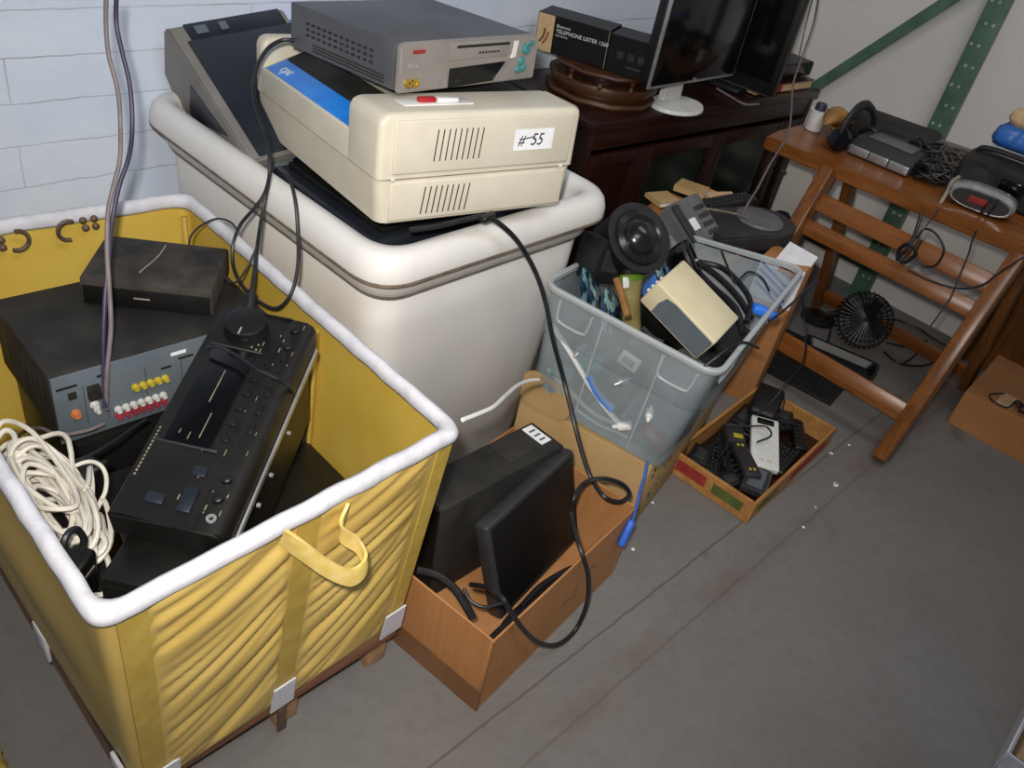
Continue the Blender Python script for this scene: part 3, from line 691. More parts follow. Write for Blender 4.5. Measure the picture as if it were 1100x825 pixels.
yf = -d / 2 - .0085
bm = BM(); box(bm, (.022, yf, .078), (.180, .004, .034), .002); cdoor = obj('cassette_door', bm, 'vcr_front', vc)
bm = BM(); box(bm, (.022, yf - .002, .086), (.150, .0015, .005)); obj('slot', bm, 'slot', cdoor)
bm = BM(); prism(bm, [(-.066, .010), (.060, .014), (.092, .050), (-.066, .046)], yf - .002, yf + .001, 1); obj('display_window', bm, 'gloss', vc)
bm = BM(); prism(bm, [(.062, .016), (.070, .016), (.101, .049), (.094, .049)], yf - .004, yf, 1); obj('display_trim', bm, 'silver', vc)
bm = BM(); prism(bm, [(.106, .056), (.118, .058), (.122, .090), (.112, .090)], yf - .005, yf, 1); obj('eject_key', bm, 'white', vc)
for x, z, r_ in ((.152, .072, .0115), (.142, .048, .0085), (.150, .034, .0075), (.135, .031, .0075), (.168, .083, .005)):
    bm = BM(); lathe(bm, [(r_, 0), (r_, .004), (r_ * .8, .006), (.0005, .006)], (x, yf, z), (0, -1, 0), 18); obj('button', bm, 'teal', vc)
for x, z, m in ((-.172, .026, 'gold'), (-.154, .026, 'gold')):
    bm = BM(); lathe(bm, [(.0085, 0), (.0085, .004), (.0045, .004), (.004, .001), (.0005, .001)], (x, yf, z), (0, -1, 0), 16); obj('jack', bm, m, vc)
bm = BM(); box(bm, (-.163, yf - .001, .026), (.012, .004, .012), .001); obj('jack_cover', bm, 'slot', vc)
for x, z, s in ((-.168, .058, .012), (-.150, .056, .008), (-.088, .072, .004), (-.088, .030, .008), (-.088, .020, .008)):
    bm = BM(); box(bm, (x, yf - .001, z), (s, .004, s * .7), .0015); obj('button', bm, 'silver', vc)
bm = BM(); box(bm, (-.150, yf - .0005, .082), (.030, .001, .007)); obj('maker_badge', bm, 'crate_red', vc)
bm = BM()
for k in range(7): box(bm, (.012 + .009 * k, yf - .0024, .072), (.006, .0006, .004))
for x in (-.048, -.042, .058): box(bm, (x, yf - .0026, .022), (.004, .0006, .007))
obj('panel_print', bm, 'dark_grey', vc)
for sx in (-.15, .15):
    for sy in (-.13, .12):
        bm = BM(); cyl(bm, (sx, sy, -.002), (sx, sy, .008), .013, .012, 18); obj('foot', bm, 'dark_grey', vc)
bm = BM(); lathe(bm, [(.001, 0), (.012, .001), (.010, .004), (.004, .006), (.0005, .006)], (1.2321, 1.2905, 1.1420), (0, 0, 1), 9)
solo('paper_scrap', bm, 'paper', 'tiny white scrap lying on top of the silver video recorder', 'scrap')

# cords from the recorder and printer
pc = thing('power_cable', 'black power cord draping from the recorder down into the yellow cart, plug at its end', 'power cord', (0.6850, 1.1994, 0.6924))
bm = BM(); tube(bm, [(1.0000, 1.5457, 1.0659), (0.9750, 1.5546, 1.0663), (0.9550, 1.5779, 1.0434), (0.9300, 1.5791, 1.0069), (0.9100, 1.5601, 0.9652), (0.8950, 1.5132, 0.9313), (0.8800, 1.4561, 0.9061), (0.8620, 1.4155, 0.8619), (0.8500, 1.4128, 0.8041), (0.8250, 1.3887, 0.7617), (0.7900, 1.3440, 0.7324), (0.7300, 1.2559, 0.7266), (0.7000, 1.2182, 0.7103)], .0042, 8); obj('cord', bm, 'cable_black', pc, True)
p0, p1 = Vector((0.7100, 1.2285, 0.7223)), Vector((0.6850, 1.1994, 0.6924))
bm = BM(); cyl(bm, p0, p1, .008, .012, 12); obj('plug', bm, 'rubber', pc, True)
cable('power_cable', [(0.8850, 1.4182, 0.8611), (0.8720, 1.3632, 0.8666), (0.8600, 1.3198, 0.8381), (0.8450, 1.2841, 0.7869), (0.8200, 1.2430, 0.7409), (0.7900, 1.2172, 0.6993), (0.7700, 1.2343, 0.6610), (0.7600, 1.2797, 0.6514), (0.7650, 1.3529, 0.6450), (0.7750, 1.4109, 0.6582), (0.7900, 1.4400, 0.6906), (0.8100, 1.4437, 0.7345), (0.8350, 1.4308, 0.7737), (0.8560, 1.4264, 0.8052), (0.8720, 1.4318, 0.8412)], .0038, 'cable_black', 'black cord making a wide loop over the side of the tub above the cart')
cable('thin_wire', [(0.7000, 1.4504, 0.7132), (0.7200, 1.4771, 0.7167), (0.7600, 1.5066, 0.7173), (0.8000, 1.5183, 0.7164), (0.8150, 1.4910, 0.7174), (0.8100, 1.4518, 0.7154)], .0022, 'cable_black', 'thin black wire curling from the small dusty box over the cart rim')
cable('thin_wire', [(0.7400, 1.4479, 0.6921), (0.7200, 1.3518, 0.6864), (0.7200, 1.3085, 0.6926), (0.7600, 1.3357, 0.6972), (0.7900, 1.3440, 0.7388)], .0022, 'cable_black', 'thin black wire hooked between the dusty box and the draping power cord')
cable('hanging_cable', [(0.6144, 1.5200, 1.1704), (0.6086, 1.5200, 1.1165), (0.6003, 1.5000, 1.0766), (0.6008, 1.4800, 1.0273), (0.5926, 1.4600, 0.9858), (0.5689, 1.4200, 0.9283), (0.5446, 1.4000, 0.8886), (0.5224, 1.3800, 0.8523), (0.4997, 1.3450, 0.7981), (0.4817, 1.3100, 0.7272), (0.4689, 1.2900, 0.6739), (0.4466, 1.2720, 0.6007), (0.4347, 1.2680, 0.5217)], .0042, 'cable_grey', 'grey-brown cord hanging straight down the white block wall into the cart')
cable('hanging_cable', [(0.6439, 1.5500, 1.1616), (0.6391, 1.5500, 1.1140), (0.6358, 1.5300, 1.0727), (0.6318, 1.5000, 1.0174), (0.6156, 1.4700, 0.9537), (0.5917, 1.4400, 0.9166), (0.5621, 1.4200, 0.8768), (0.5366, 1.4000, 0.8273), (0.5074, 1.3600, 0.7792), (0.4792, 1.3250, 0.7195), (0.4509, 1.2900, 0.6293), (0.4329, 1.2660, 0.5283)], .0042, 'cable_violet', 'dark violet cord hanging down the white block wall beside the grey one')
cable('power_cable', [(0.9719, 1.1000, 0.8541), (1.0291, 1.0850, 0.8568), (1.0926, 1.0750, 0.8622), (1.1360, 1.0620, 0.8655), (1.1830, 1.0550, 0.8378), (1.2290, 1.0400, 0.7934), (1.2768, 1.0200, 0.7232), (1.2989, 0.9900, 0.6540), (1.3125, 0.9550, 0.5690), (1.3415, 0.9150, 0.4630), (1.3175, 0.8400, 0.3981), (1.3117, 0.7850, 0.3342), (1.3098, 0.7450, 0.2979), (1.2956, 0.6900, 0.2934), (1.3390, 0.6720, 0.2687), (1.3779, 0.6750, 0.2690), (1.3534, 0.6900, 0.3039), (1.3050, 0.7150, 0.3277), (1.2647, 0.7350, 0.3183), (1.2153, 0.7200, 0.3106), (1.2084, 0.7100, 0.2691), (1.1614, 0.6550, 0.2772), (1.1465, 0.6120, 0.2542), (1.1679, 0.5960, 0.1865), (1.1907, 0.5900, 0.0838), (1.1699, 0.5850, 0.0117), (1.0943, 0.5750, 0.0325), (1.0033, 0.5700, 0.1180), (0.9253, 0.5720, 0.2273), (0.8710, 0.5780, 0.3220), (0.8609, 0.6000, 0.3485), (0.8755, 0.6500, 0.3150), (0.8912, 0.7000, 0.2623)], .0055, 'cable_black', 'long thick black cord running from under the beige printer down across the cardboard box')
bm = BM(); box(bm, (1.1414, 1.0620, 0.8644), (.05, .016, .014), .005, 2, (0, 5, 20)); solo('cord_clip', bm, 'rubber', 'black plug body at the tub rim where the thick cord starts', 'plug')
cable('white_cable', [(0.8233, 0.7427, 0.7000), (0.8744, 0.7526, 0.6850), (0.9284, 0.7693, 0.6650), (1.0074, 0.8108, 0.6300), (1.0949, 0.8558, 0.5900), (1.1604, 0.8803, 0.5600), (1.2036, 0.8888, 0.5400)], .0042, 'white', 'short white cord stretched from the cart corner to the clear tote')

# ------------------------------------------------------------------ brown cardboard box with PC
def open_box(name, label, loc, rz, w, d, h, mat='card', th=.005, cat='box', edge='card_edge', wall='side_panel'):
    t = thing(name, label, cat, loc, (0, 0, rz))
    bm = BM(); box(bm, (0, 0, th / 2), (w - .002, d - .002, th)); obj('base', bm, mat, t)
    for s in (-1, 1):
        bm = BM(); box(bm, (0, s * (d / 2 - th / 2), h / 2), (w, th, h), .0012, 1); obj(wall, bm, mat, t)
        bm = BM(); box(bm, (s * (w / 2 - th / 2), 0, h / 2), (th, d - 2 * th, h), .0012, 1); obj(wall, bm, mat, t)
    return t
cb = open_box('cardboard_box', 'open brown cardboard box on the floor beside the cart, holding a computer and monitor', (1.095, .806, 0), 7.3, .546, .385, .24)
bm = BM(); box(bm, (-.2738, 0, .035), (.001, .386, .068)); obj('packing_tape', bm, 'card_dark', cb)
bm = BM(); box(bm, (-.2715, -.1935, .12), (.004, .004, .236), .0012); obj('corner_crease', bm, 'card_dark', cb)
tx = BM()
for k, (x, z, w_) in enumerate(((.04, .10, .06), (.055, .115, .02), (.10, .16, .05), (.12, .145, .03), (.085, .125, .012))): box(tx, (x, -.1931, z), (w_, .0008, .008), 0, rot=(0, 14, 0))
obj('scuff_marks', tx, 'card_dark', cb)
pcx = thing('desktop_computer', 'black desktop computer standing on edge in the brown cardboard box', 'computer', (1.149, .915, .008), (-2, 0, 0))
bm = BM(); box(bm, (0, 0, .142), (.394, .112, .284), .004); obj('case', bm, 'dusty', pcx)
bm = BM(); box(bm, (.168, .012, .2848), (.034, .07, .0012)); obj('sticker', bm, 'paper', pcx)
bm = BM()
for k in range(3): box(bm, (.168, -.008 + .018 * k, .2856), (.02, .006, .0006))
obj('sticker_print', bm, 'slate', pcx)
bm = BM(); box(bm, (.085, .002, .2848), (.10, .062, .0016), .0006); obj('vent_grille', bm, 'dusty', pcx)
bm = BM(); box(bm, (-.1985, 0, .142), (.006, .100, .272), .002); fb = obj('front_bezel', bm, 'black', pcx)
bm = BM(); lathe(bm, [(.010, 0), (.010, .004), (.0005, .005)], (-.201, 0, .22), (-1, 0, 0), 16); obj('power_button', bm, 'silver', fb)
mf = thing('flat_monitor', 'thin black flat monitor standing on edge in front of the computer in the box', 'monitor', (1.214, .757, .016), (-18.5, -2.7, 9.9))
bm = BM(); box(bm, (0, 0, .135), (.355, .040, .268), .008, 3); obj('housing', bm, 'dark_grey', mf)
bm = BM(); box(bm, (0, -.0205, .137), (.330, .002, .240), .001); obj('screen', bm, 'screen_matte', mf)
bm = BM(); box(bm, (0, .024, .12), (.16, .012, .12), .004); obj('rear_hump', bm, 'black', mf)
bm = BM(); pts = []
for k in range(34):
    th = k * .62; pts.append((1.09 + (.17 + .03 * math.sin(k * 1.7)) * math.cos(th), .672 + .022 * (1 + .4 * math.cos(k)) * math.sin(th) + .13 * (.17 * math.cos(th)), .016 + .0011 * k))
tube(bm, pts, .007, 8, 5); solo('coiled_cable', bm, 'cable_black', 'thick black cable coiled on the bottom of the brown box before the monitor', 'cable')
cable('black_cable', [(0.8583, 0.8249, 0.2100), (0.8873, 0.7908, 0.2050), (0.9034, 0.7515, 0.1900), (0.9065, 0.7145, 0.1700), (0.9096, 0.6896, 0.1500)], .009, 'cable_black', 'thick black lead curving along the inside front of the brown cardboard box')
cable('black_cable', [(0.9131, 0.7345, 0.2000), (0.9098, 0.7077, 0.1900), (0.9258, 0.6801, 0.1850), (0.9648, 0.6635, 0.1850)], .004, 'cable_black', 'thin black lead looping at the foot of the flat monitor')

# ------------------------------------------------------------------ tan carton under the tote
tc_ = thing('tan_carton', 'tan cardboard carton on the floor carrying the clear plastic tote', 'box', (1.755, .978, 0), (0, 0, 13.6))
bm = BM(); box(bm, (0, 0, .1205), (.55, .40, .241), .003); obj('body', bm, 'card_tan', tc_)
bm = BM(); r4 = random.Random(2)
for k in range(16): box(bm, (-.255 + r4.random() * .20, -.2004, .06 + r4.random() * .15), (r4.uniform(.004, .02), .0008, r4.uniform(.004, .012)), 0, rot=(0, r4.uniform(-50, 50), 0))
obj('printed_marks', bm, 'slot', tc_)
# raised end flap with a hand hole (ring of quads)
bm = BM(); n = 24; o_, i_ = [], []
for k in range(n):
    a = 2 * PI * k / n; ca, sa = math.cos(a), math.sin(a)
    o_.append((max(-1, min(1, 1.25 * ca)) * .075, max(-1, min(1, 1.15 * sa)) * .055 + .295)); i_.append((ca * .022, sa * .014 + .320))
for x in (-.282, -.277):
    pass
V = lambda x, P: [bm.verts.new((x, p[0] + .125, p[1])) for p in P]
a_, b_, c_, d_ = V(-.283, o_), V(-.278, o_), V(-.278, i_), V(-.283, i_)
skin(bm, [a_, b_, c_, d_, a_]); obj('flap', bm, 'card_tan', tc_)

# blue cable
blu = thing('blue_cable', 'blue cable with a moulded plug hanging from the clear tote onto the floor', 'cable', (1.3384, 0.6300, 0.1624))
bm = BM(); tube(bm, [(1.4591, 0.7000, 0.3138), (1.4438, 0.6860, 0.2833), (1.4182, 0.6720, 0.2679), (1.3887, 0.6520, 0.2446), (1.3696, 0.6400, 0.2121)], .0055, 8, flat=.6); obj('cord', bm, 'cable_blue', blu, True)
p0, p1 = Vector((1.3682, 0.6410, 0.2185)), Vector((1.3323, 0.6300, 0.1597)); dd = (p1 - p0).normalized()
bm = BM(); q = Vector((0, 0, 1)).rotation_difference(dd).to_matrix().to_4x4()
vs = box(bm, (0, 0, (p1 - p0).length / 2), (.030, .018, (p1 - p0).length), .007, 3); bmesh.ops.transform(bm, matrix=Matrix.Translation(p0) @ q, verts=bm.verts); obj('plug', bm, 'cable_blue', blu, True)

# ------------------------------------------------------------------ clear tote
tt = thing('storage_tote', 'cloudy clear plastic tote heaped with flashlights, discs and cables on the tan carton', 'tote', (1.80, .968, .256), (3.5, -.8, 13.8))
w, d, h = .705, .470, .364
bm = BM()
def tr(o, r=.04): return rect(w + 2 * o, d + 2 * o)
def sag(bm):
    for v in bm.verts:
        u = min(1, max(0, v.co.x / w + .5)); q = min(1, max(0, v.co.y / d + .5)); v.co.z -= .085 * u * q * max(0, v.co.z / h)
loft(bm, [(tr(-.040), .03, .002), (tr(-.034), .04, .008), (tr(-.017), .045, .215), (tr(-.016), .045, .22), (tr(-.012), .045, .227), (tr(-.008), .045, h - .022), (tr(-.010), .043, h - .022), (tr(-.014), .042, .229), (tr(-.018), .042, .22), (tr(-.0195), .042, .215), (tr(-.0365), .037, .010), (tr(-.042), .03, .005)], 6, (8, 8, 8, 8), cap1=True); sag(bm); obj('body', bm, 'clear', tt)
bm = BM()
loft(bm, [(tr(-.009), .045, h - .016), (tr(.002), .05, h - .016), (tr(.005), .052, h - .011), (tr(.005), .052, h - .003), (tr(.002), .05, h), (tr(-.006), .045, h), (tr(-.009), .043, h - .003), (tr(-.009), .045, h - .016)], 6, (8, 8, 8, 8), cap0=False); sag(bm); obj('rim', bm, 'clear_rim', tt)
for y in (-.10, .06):
    bm = BM(); tube(bm, [(-w / 2 + .036, y, .012), (-w / 2 + .017, y * 1.02, .215), (-w / 2 + .008, y * 1.02, h - .03)], .0032, 6, 1); obj('rib', bm, 'clear_rim', tt)
for x0 in (-.24, .12):
    bm = BM(); tube(bm, [(x0, -d / 2 + .004, h - .03), (x0 + .005, -d / 2 + .008, h - .085), (x0 + .02, -d / 2 + .008, h - .10), (x0 + .10, -d / 2 + .008, h - .10), (x0 + .115, -d / 2 + .008, h - .085), (x0 + .12, -d / 2 + .004, h - .03)], .0035, 6, 4); obj('grip_rib', bm, 'clear_rim', tt)
for y0 in (-.19, .09):
    bm = BM(); tube(bm, [(-w / 2 + .004, y0, h - .03), (-w / 2 + .008, y0 + .004, h - .075), (-w / 2 + .009, y0 + .016, h - .09), (-w / 2 + .009, y0 + .075, h - .09), (-w / 2 + .008, y0 + .088, h - .075), (-w / 2 + .004, y0 + .09, h - .03)], .0035, 6, 4); obj('grip_rib', bm, 'clear_rim', tt)
TM = tt.matrix_basis.copy()
def tl(x, y, z): return tuple(TM @ Vector((x, y, z)))
def in_tote(name, label, cat, p, rot, group=None): return thing(name, label, cat, tl(*p), (rot[0] + 5, rot[1], rot[2] + 13.4), group)
# filler low in the tote, seen through the plastic
for i, (p, s, rz, m, lab) in enumerate([
    ((-.20, .07, .012), (.16, .20, .10), 4, 'dark_grey', 'dark grey box low in the clear tote at its left end'),
    ((-.20, -.13, .012), (.17, .13, .09), -6, 'slate', 'slate grey box low in the front left corner of the clear tote'),
    ((.0, -.06, .012), (.17, .24, .13), 2, 'black', 'black box low in the middle of the clear tote'),
    ((.19, -.06, .012), (.16, .26, .15), -3, 'satin', 'black box low at the far right end of the clear tote'),
    ((.06, .13, .012), (.30, .10, .14), 0, 'dark_blue_grey', 'dark box along the back of the clear tote')]):
    t = in_tote('power_supply', lab, 'electronic box', p, (0, 0, rz))
    bm = BM(); box(bm, (0, 0, s[2] / 2), s, .006, 2); obj('housing', bm, m, t)
    bm = BM(); box(bm, (0, -s[1] / 2 - .0006, s[2] * .55), (s[0] * .5, .0012, s[2] * .3)); obj('sticker', bm, 'grey', t)
r5 = random.Random(21)  # pale leads and plugs added for bright streaks and reflections in the plastic
for i, (m, lab) in enumerate((('white', 'white lead seen through the cloudy side of the tote, slanting down'), ('cable_white', 'off-white lead behind the cloudy plastic near the tote floor'), ('bright_blue', 'blue lead behind the cloudy plastic of the tote'), ('white', 'second white lead curving low behind the tote side'))):
    base = [[(-.333, .19, .25), (-.330, .12, .20), (-.325, .05, .14), (-.318, -.02, .09), (-.315, -.06, .07)], [(-.318, .17, .11), (-.312, .10, .08), (-.306, .02, .05), (-.306, -.05, .055)], [(-.322, .06, .16), (-.319, .02, .12), (-.316, -.03, .10)], [(-.305, .06, .03), (-.303, .0, .022), (-.303, -.05, .03), (-.304, -.09, .035)]][i]
    cable('tote_lead', [tl(*p) for p in base], (.0075, .006, .011, .004)[i], ('blue_gel' if m == 'bright_blue' else m), lab)
for i, (p, s, m, lab, nm) in enumerate([((-.318, -.075, .075), .016, 'white', 'white plug pressed against the inside of the tote side', 'white_plug'), ((-.325, -.03, .20), .012, 'silver', 'small silver plug behind the upper tote side', 'silver_plug'), ((-.318, .10, .215), .013, 'silver', 'round silver plug behind the tote side near the flashlight', 'silver_plug'), ((-.322, -.12, .15), .012, 'white', 'small white plug low behind the front of the tote side', 'white_plug')]):
    t = in_tote(nm, lab, 'plug', p, (60, 0, 20 + 30 * i))
    bm = BM(); lathe(bm, [(s * .3, -s * 2), (s * .5, -s), (s * .8, -s), (s * .8, s), (s * .6, s * 1.1), (.0005, s * 1.1)], (0, 0, 0), (0, 0, 1), 14); obj('body', bm, m, t)
    bm = BM(); cyl(bm, (0, 0, s * 1.1), (0, 0, s * 1.8), s * .35, None, 12); obj('tip', bm, 'chrome', t)
for i, (y, z, L_, m, lab) in enumerate(((.13, .10, .05, 'teal', 'teal circuit box dimly seen low behind the left part of the tote side'), (-.02, .235, .045, 'white', 'pale plastic wedge behind the upper middle of the tote side'), (-.14, .045, .06, 'crate_red', 'dull red packet low in the front corner of the tote'), (.02, .025, .05, 'silver', 'silver battery pack on the tote floor behind its side'))):
    t = in_tote('small_packet', lab, 'packet', (-.315 + .03 * (z < .06), y, z), (8 * i, 4, 12 - 9 * i))
    bm = BM(); box(bm, (0, 0, L_ * .4), (.014, L_ * 1.2, L_ * .8), .004, 2); obj('body', bm, m, t)
    bm = BM(); box(bm, (-.0074, 0, L_ * .4), (.001, L_ * .7, L_ * .4)); obj('sticker', bm, 'mark', t)
# lantern flashlight
fl = thing('flashlight', 'large flashlight with a wide black rubber head and tan grip standing in the tote', 'flashlight', (1.695, .990, .455), (-18, -12, -35))
bm = BM(); lathe(bm, [(.024, 0), (.026, .01), (.025, .12), (.031, .16), (.040, .20)], (0, 0, -.04), (0, 0, 1), 28); obj('grip', bm, 'brown_grip', fl)
bm = BM(); lathe(bm, [(.037, 0), (.0395, .024)], (0, 0, .138), (0, 0, 1), 28); obj('collar', bm, 'green_band', fl)
bm = BM(); box(bm, (-.02, -.032, .135), (.018, .006, .03), .003); obj('switch', bm, 'white', fl)
K = 1.42; bm = BM(); lathe(bm, [(r * K, q * K) for r, q in ((.03, -.06), (.052, -.055), (.060, -.035), (.062, .02), (.066, .03), (.066, .04), (.054, .04), (.0005, .038))], (0, .02, .222), (.36, -.83, .44), 36); obj('head', bm, 'rubber', fl)
bm = BM(); lathe(bm, [(r * K, q * K) for r, q in ((.053, .0395), (.050, .046), (.040, .050), (.034, .047), (.030, .054), (.016, .062), (.0005, .064))], (0, .02, .222), (.36, -.83, .44), 36); obj('lens', bm, 'dark_lens', fl)
# second black lamp head
t = thing('torch_head', 'round black lamp head half buried behind the beige speaker box in the tote', 'flashlight', (1.90, 1.01, .60), (20, 30, 0))
bm = BM(); lathe(bm, [(.02, -.05), (.045, -.03), (.052, 0), (.052, .025), (.046, .025), (.03, .005), (.0005, 0)], (0, 0, .0), (.1, -.3, 1), 28); obj('housing', bm, 'gloss', t)
bm = BM(); lathe(bm, [(.053, .008), (.054, .012), (.053, .018)], (0, 0, 0), (.1, -.3, 1), 28); obj('ring', bm, 'dark_grey', t)
a = thing('camera_battery', 'chunky black adapter block in the back left corner of the tote', 'power adapter', (1.615, 1.095, .575), (-10, 14, -12))
bm = BM(); box(bm, (0, 0, .055), (.10, .085, .115), .008, 2); obj('housing', bm, 'rubber', a)
bm = BM(); box(bm, (.004, -.0425, .06), (.066, .004, .058), .002); obj('label_panel', bm, 'dark_grey', a)
# discs
for i, (p, rot, lab) in enumerate([((1.4998, 1.0236, 0.6100), (62, 10, 20), 'shiny teal disc edge nearest the tote corner, left of the flashlight'), ((1.4984, 0.9944, 0.6000), (58, 16, 24), 'shiny teal disc tucked just in front of the first by the flashlight'), ((1.7480, 0.9752, 0.6000), (50, -10, 40), 'silver disc peeking out between flashlight and beige speaker box'), ((1.5097, 0.9535, 0.5850), (64, 8, 15), 'dark reflective disc lowest at the tote side')]):
    t = thing('compact_disc', lab, 'disc', p, rot)
    bm = BM(); lathe(bm, [(.0075, 0), (.058, 0), (.060, .0006), (.058, .0012), (.0075, .0012), (.0075, 0)], (0, 0, 0), (0, 0, 1), 40) if False else None
    n = 40; rr = [[bm.verts.new((r * math.cos(2 * PI * k / n), r * math.sin(2 * PI * k / n), z)) for k in range(n)] for r, z in ((.0075, 0), (.058, 0), (.059, .0007), (.058, .0014), (.0075, .0014))]
    skin(bm, rr + [rr[0]]); obj('disc', bm, 'cd', t)
bm = BM(); tube(bm, [(1.5787, 1.0052, 0.6300), (1.5591, 0.9638, 0.6100), (1.5344, 0.9169, 0.5850)], .009, 8); solo('tan_tube', bm, 'leather', 'short tan tube leaning beside the flashlight grip', 'handle')
# beige speaker box
bs = thing('desktop_speaker', 'beige desktop speaker with a slate grey grille, tipped over on top of the tote', 'speaker', (1.666, .850, .579), (8.25, 25.2, -76.3))
bm = BM(); box(bm, (0, 0, .04), (.199, .135, .082), .006, 3); obj('housing', bm, 'beige_warm', bs)
bm = BM(); prism(bm, [(-.055, .068), (-.030, .074), (.092, .074), (.096, .068), (.096, .008), (-.060, .008), (-.062, .04)], -.0705, -.066, 1); obj('grille', bm, 'slate', bs)
for k in range(4):
    bm = BM(); lathe(bm, [(.005, 0), (.005, .004), (.003, .007), (.0005, .007)], (-.0985, -.05 + .022 * k, .030), (-1, 0, 0), 12); obj('knob', bm, 'white', bs)
bm = BM(); box(bm, (0, .002, .0805), (.185, .12, .003), .001); obj('top_panel', bm, 'beige_warm', bs)
# blue things and leads in the tote
t = in_tote('blue_bottle', 'translucent blue plastic case behind the beige speaker', 'case', (.075, .10, .20), (20, 30, 10))
bm = BM(); box(bm, (0, 0, .05), (.055, .05, .10), .012, 3); obj('body', bm, 'blue_gel', t)
bm = BM(); cyl(bm, (0, 0, .10), (0, 0, .118), .015, .014, 16); obj('cap', bm, 'white', t)
t = thing('blue_connector', 'bright blue plug on the black cables at the right end of the tote', 'plug', (1.8933, 0.7496, 0.5750), (0, 10, -50))
bm = BM(); box(bm, (0, 0, .012), (.058, .032, .022), .007, 3); obj('body', bm, 'bright_blue', t)
bm = BM(); box(bm, (.032, 0, .012), (.016, .024, .014), .002); obj('tip', bm, 'bright_blue', t)
for i, (pts, r, lab) in enumerate([
    ([tl(.10, -.19, .28), tl(.16, -.12, .29), tl(.22, -.02, .29), tl(.26, .08, .27), tl(.20, .16, .25)], .009, 'thick black cable lying along the right end of the tote'),
    ([tl(.02, -.20, .27), tl(.09, -.14, .29), tl(.15, -.05, .285), tl(.22, .05, .28)], .010, 'thick black cable just behind the beige speaker'),
    ([tl(.05, -.19, .29), tl(.13, -.17, .30), tl(.20, -.12, .30), tl(.27, -.03, .29), tl(.24, .06, .28)], .008, 'black cable coiled against the near right wall of the tote'),
    ([(1.5081, 0.6730, 0.6000), (1.5328, 0.6604, 0.6300), (1.5707, 0.6559, 0.6450), (1.6140, 0.6482, 0.6450), (1.6504, 0.6265, 0.6300)], .0035, 'thin black wire bowed over the front corner of the tote'),
    ([(1.8398, 0.7015, 0.6000), (1.8976, 0.7014, 0.6100), (1.9841, 0.7118, 0.6150), (2.0628, 0.7244, 0.6200), (2.1773, 0.7406, 0.6000)], .0035, 'thin black wire poking out past the right end of the tote'),
    ([(2.0111, 0.9726, 0.6200), (1.9454, 0.9013, 0.6150), (1.9326, 0.8653, 0.6000), (1.9919, 0.8671, 0.6150), (2.0106, 0.8342, 0.6100), (1.9852, 0.7903, 0.6000)], .003, 'thin black wire looped against the far wall of the tote'),
    ([(1.4836, 0.8395, 0.6150), (1.4872, 0.8107, 0.6050), (1.5004, 0.7857, 0.6000)], .006, 'short black lead squeezed under the beige speaker')]):
    cable('black_cable', pts, r, 'cable_black', lab)
t = in_tote('black_gadget', 'dusty black gadget lying at the right end of the tote under the blue plug', 'electronic box', (.20, .02, .17), (0, 8, 30))
bm = BM(); box(bm, (0, 0, .04), (.17, .11, .08), .008, 2); obj('housing', bm, 'dusty', t)
bm = BM(); box(bm, (0, 0, .081), (.12, .06, .004), .001); obj('panel', bm, 'gloss', t)
t = in_tote('black_gadget', 'small black gadget wedged in the middle of the tote behind the speaker', 'electronic box', (.05, .02, .15), (0, 0, 12))
bm = BM(); box(bm, (0, 0, .045), (.12, .12, .09), .008, 2); obj('housing', bm, 'black', t)
bm = BM(); box(bm, (0, -.061, .045), (.08, .003, .05), .001); obj('panel', bm, 'dark_grey', t)
t = in_tote('black_gadget', 'black gadget below the flashlight at the left end of the tote', 'electronic box', (-.20, .10, .115), (0, 0, 8))
bm = BM(); box(bm, (0, 0, .05), (.15, .13, .10), .008, 2); obj('housing', bm, 'dark_blue_grey', t)
bm = BM(); box(bm, (-.076, 0, .05), (.003, .08, .05), .001); obj('panel', bm, 'teal', t)
t = in_tote('black_gadget', 'flat dark gadget below the beige speaker near the tote front', 'electronic box', (-.13, -.12, .10), (0, 0, -10))
bm = BM(); box(bm, (0, 0, .045), (.15, .12, .09), .008, 2); obj('housing', bm, 'grey', t)
bm = BM(); box(bm, (-.076, 0, .05), (.003, .08, .05), .001); obj('panel', bm, 'silver', t)

# ------------------------------------------------------------------ stack behind the tote
kb_ = open_box('moving_carton', 'open brown carton behind the clear tote with old phones lying on it', (2.315, 1.24, 0), 12, .38, .36, .50)
bm = BM(); box(bm, (.225, -.03, .515), (.09, .26, .004), 0, rot=(0, -30, 0)); obj('flap', bm, 'card', kb_)
bm = BM(); box(bm, (0, 0, .49), (.365, .345, .004)); obj('flap', bm, 'card', kb_)
ph = thing('desk_telephone', 'grey desk telephone with a white label square, tipped up behind the flashlight', 'telephone', (2.180, 1.190, .545), (22, -2, 4))
bm = BM(); prism(bm, [(-.075, 0), (.075, 0), (.075, .065), (-.075, .03)], -.09, .09, 0); bmesh.ops.bevel(bm, geom=bm.edges[:], offset=.006, segments=2, affect='EDGES'); obj('base', bm, 'grey', ph)
bm = BM(); box(bm, (-.02, -.012, .0475), (.034, .04, .003), .001, 1, (13, 0, 0)); obj('number_card', bm, 'paper', ph)
for r_ in range(4):
    for c_ in range(3):
        bm = BM(); y = -.055 + .028 * r_; box(bm, (.028 + .019 * c_, y, .0475 + (y + .0) * .233 + .003), (.012, .014, .008), .002, 1, (13, 0, 0)); obj('key', bm, 'dark_grey', ph)
bm = BM(); box(bm, (-.066, .0, .052), (.030, .13, .014), .006, 2, (13, 0, 0)); obj('cradle', bm, 'dark_grey', ph)
td = thing('record_player', 'dark dusty round-ended plastic tray lying behind the tote', 'record player', (2.40, 1.12, .506), (0, 0, -18))
bm = BM(); n = 20
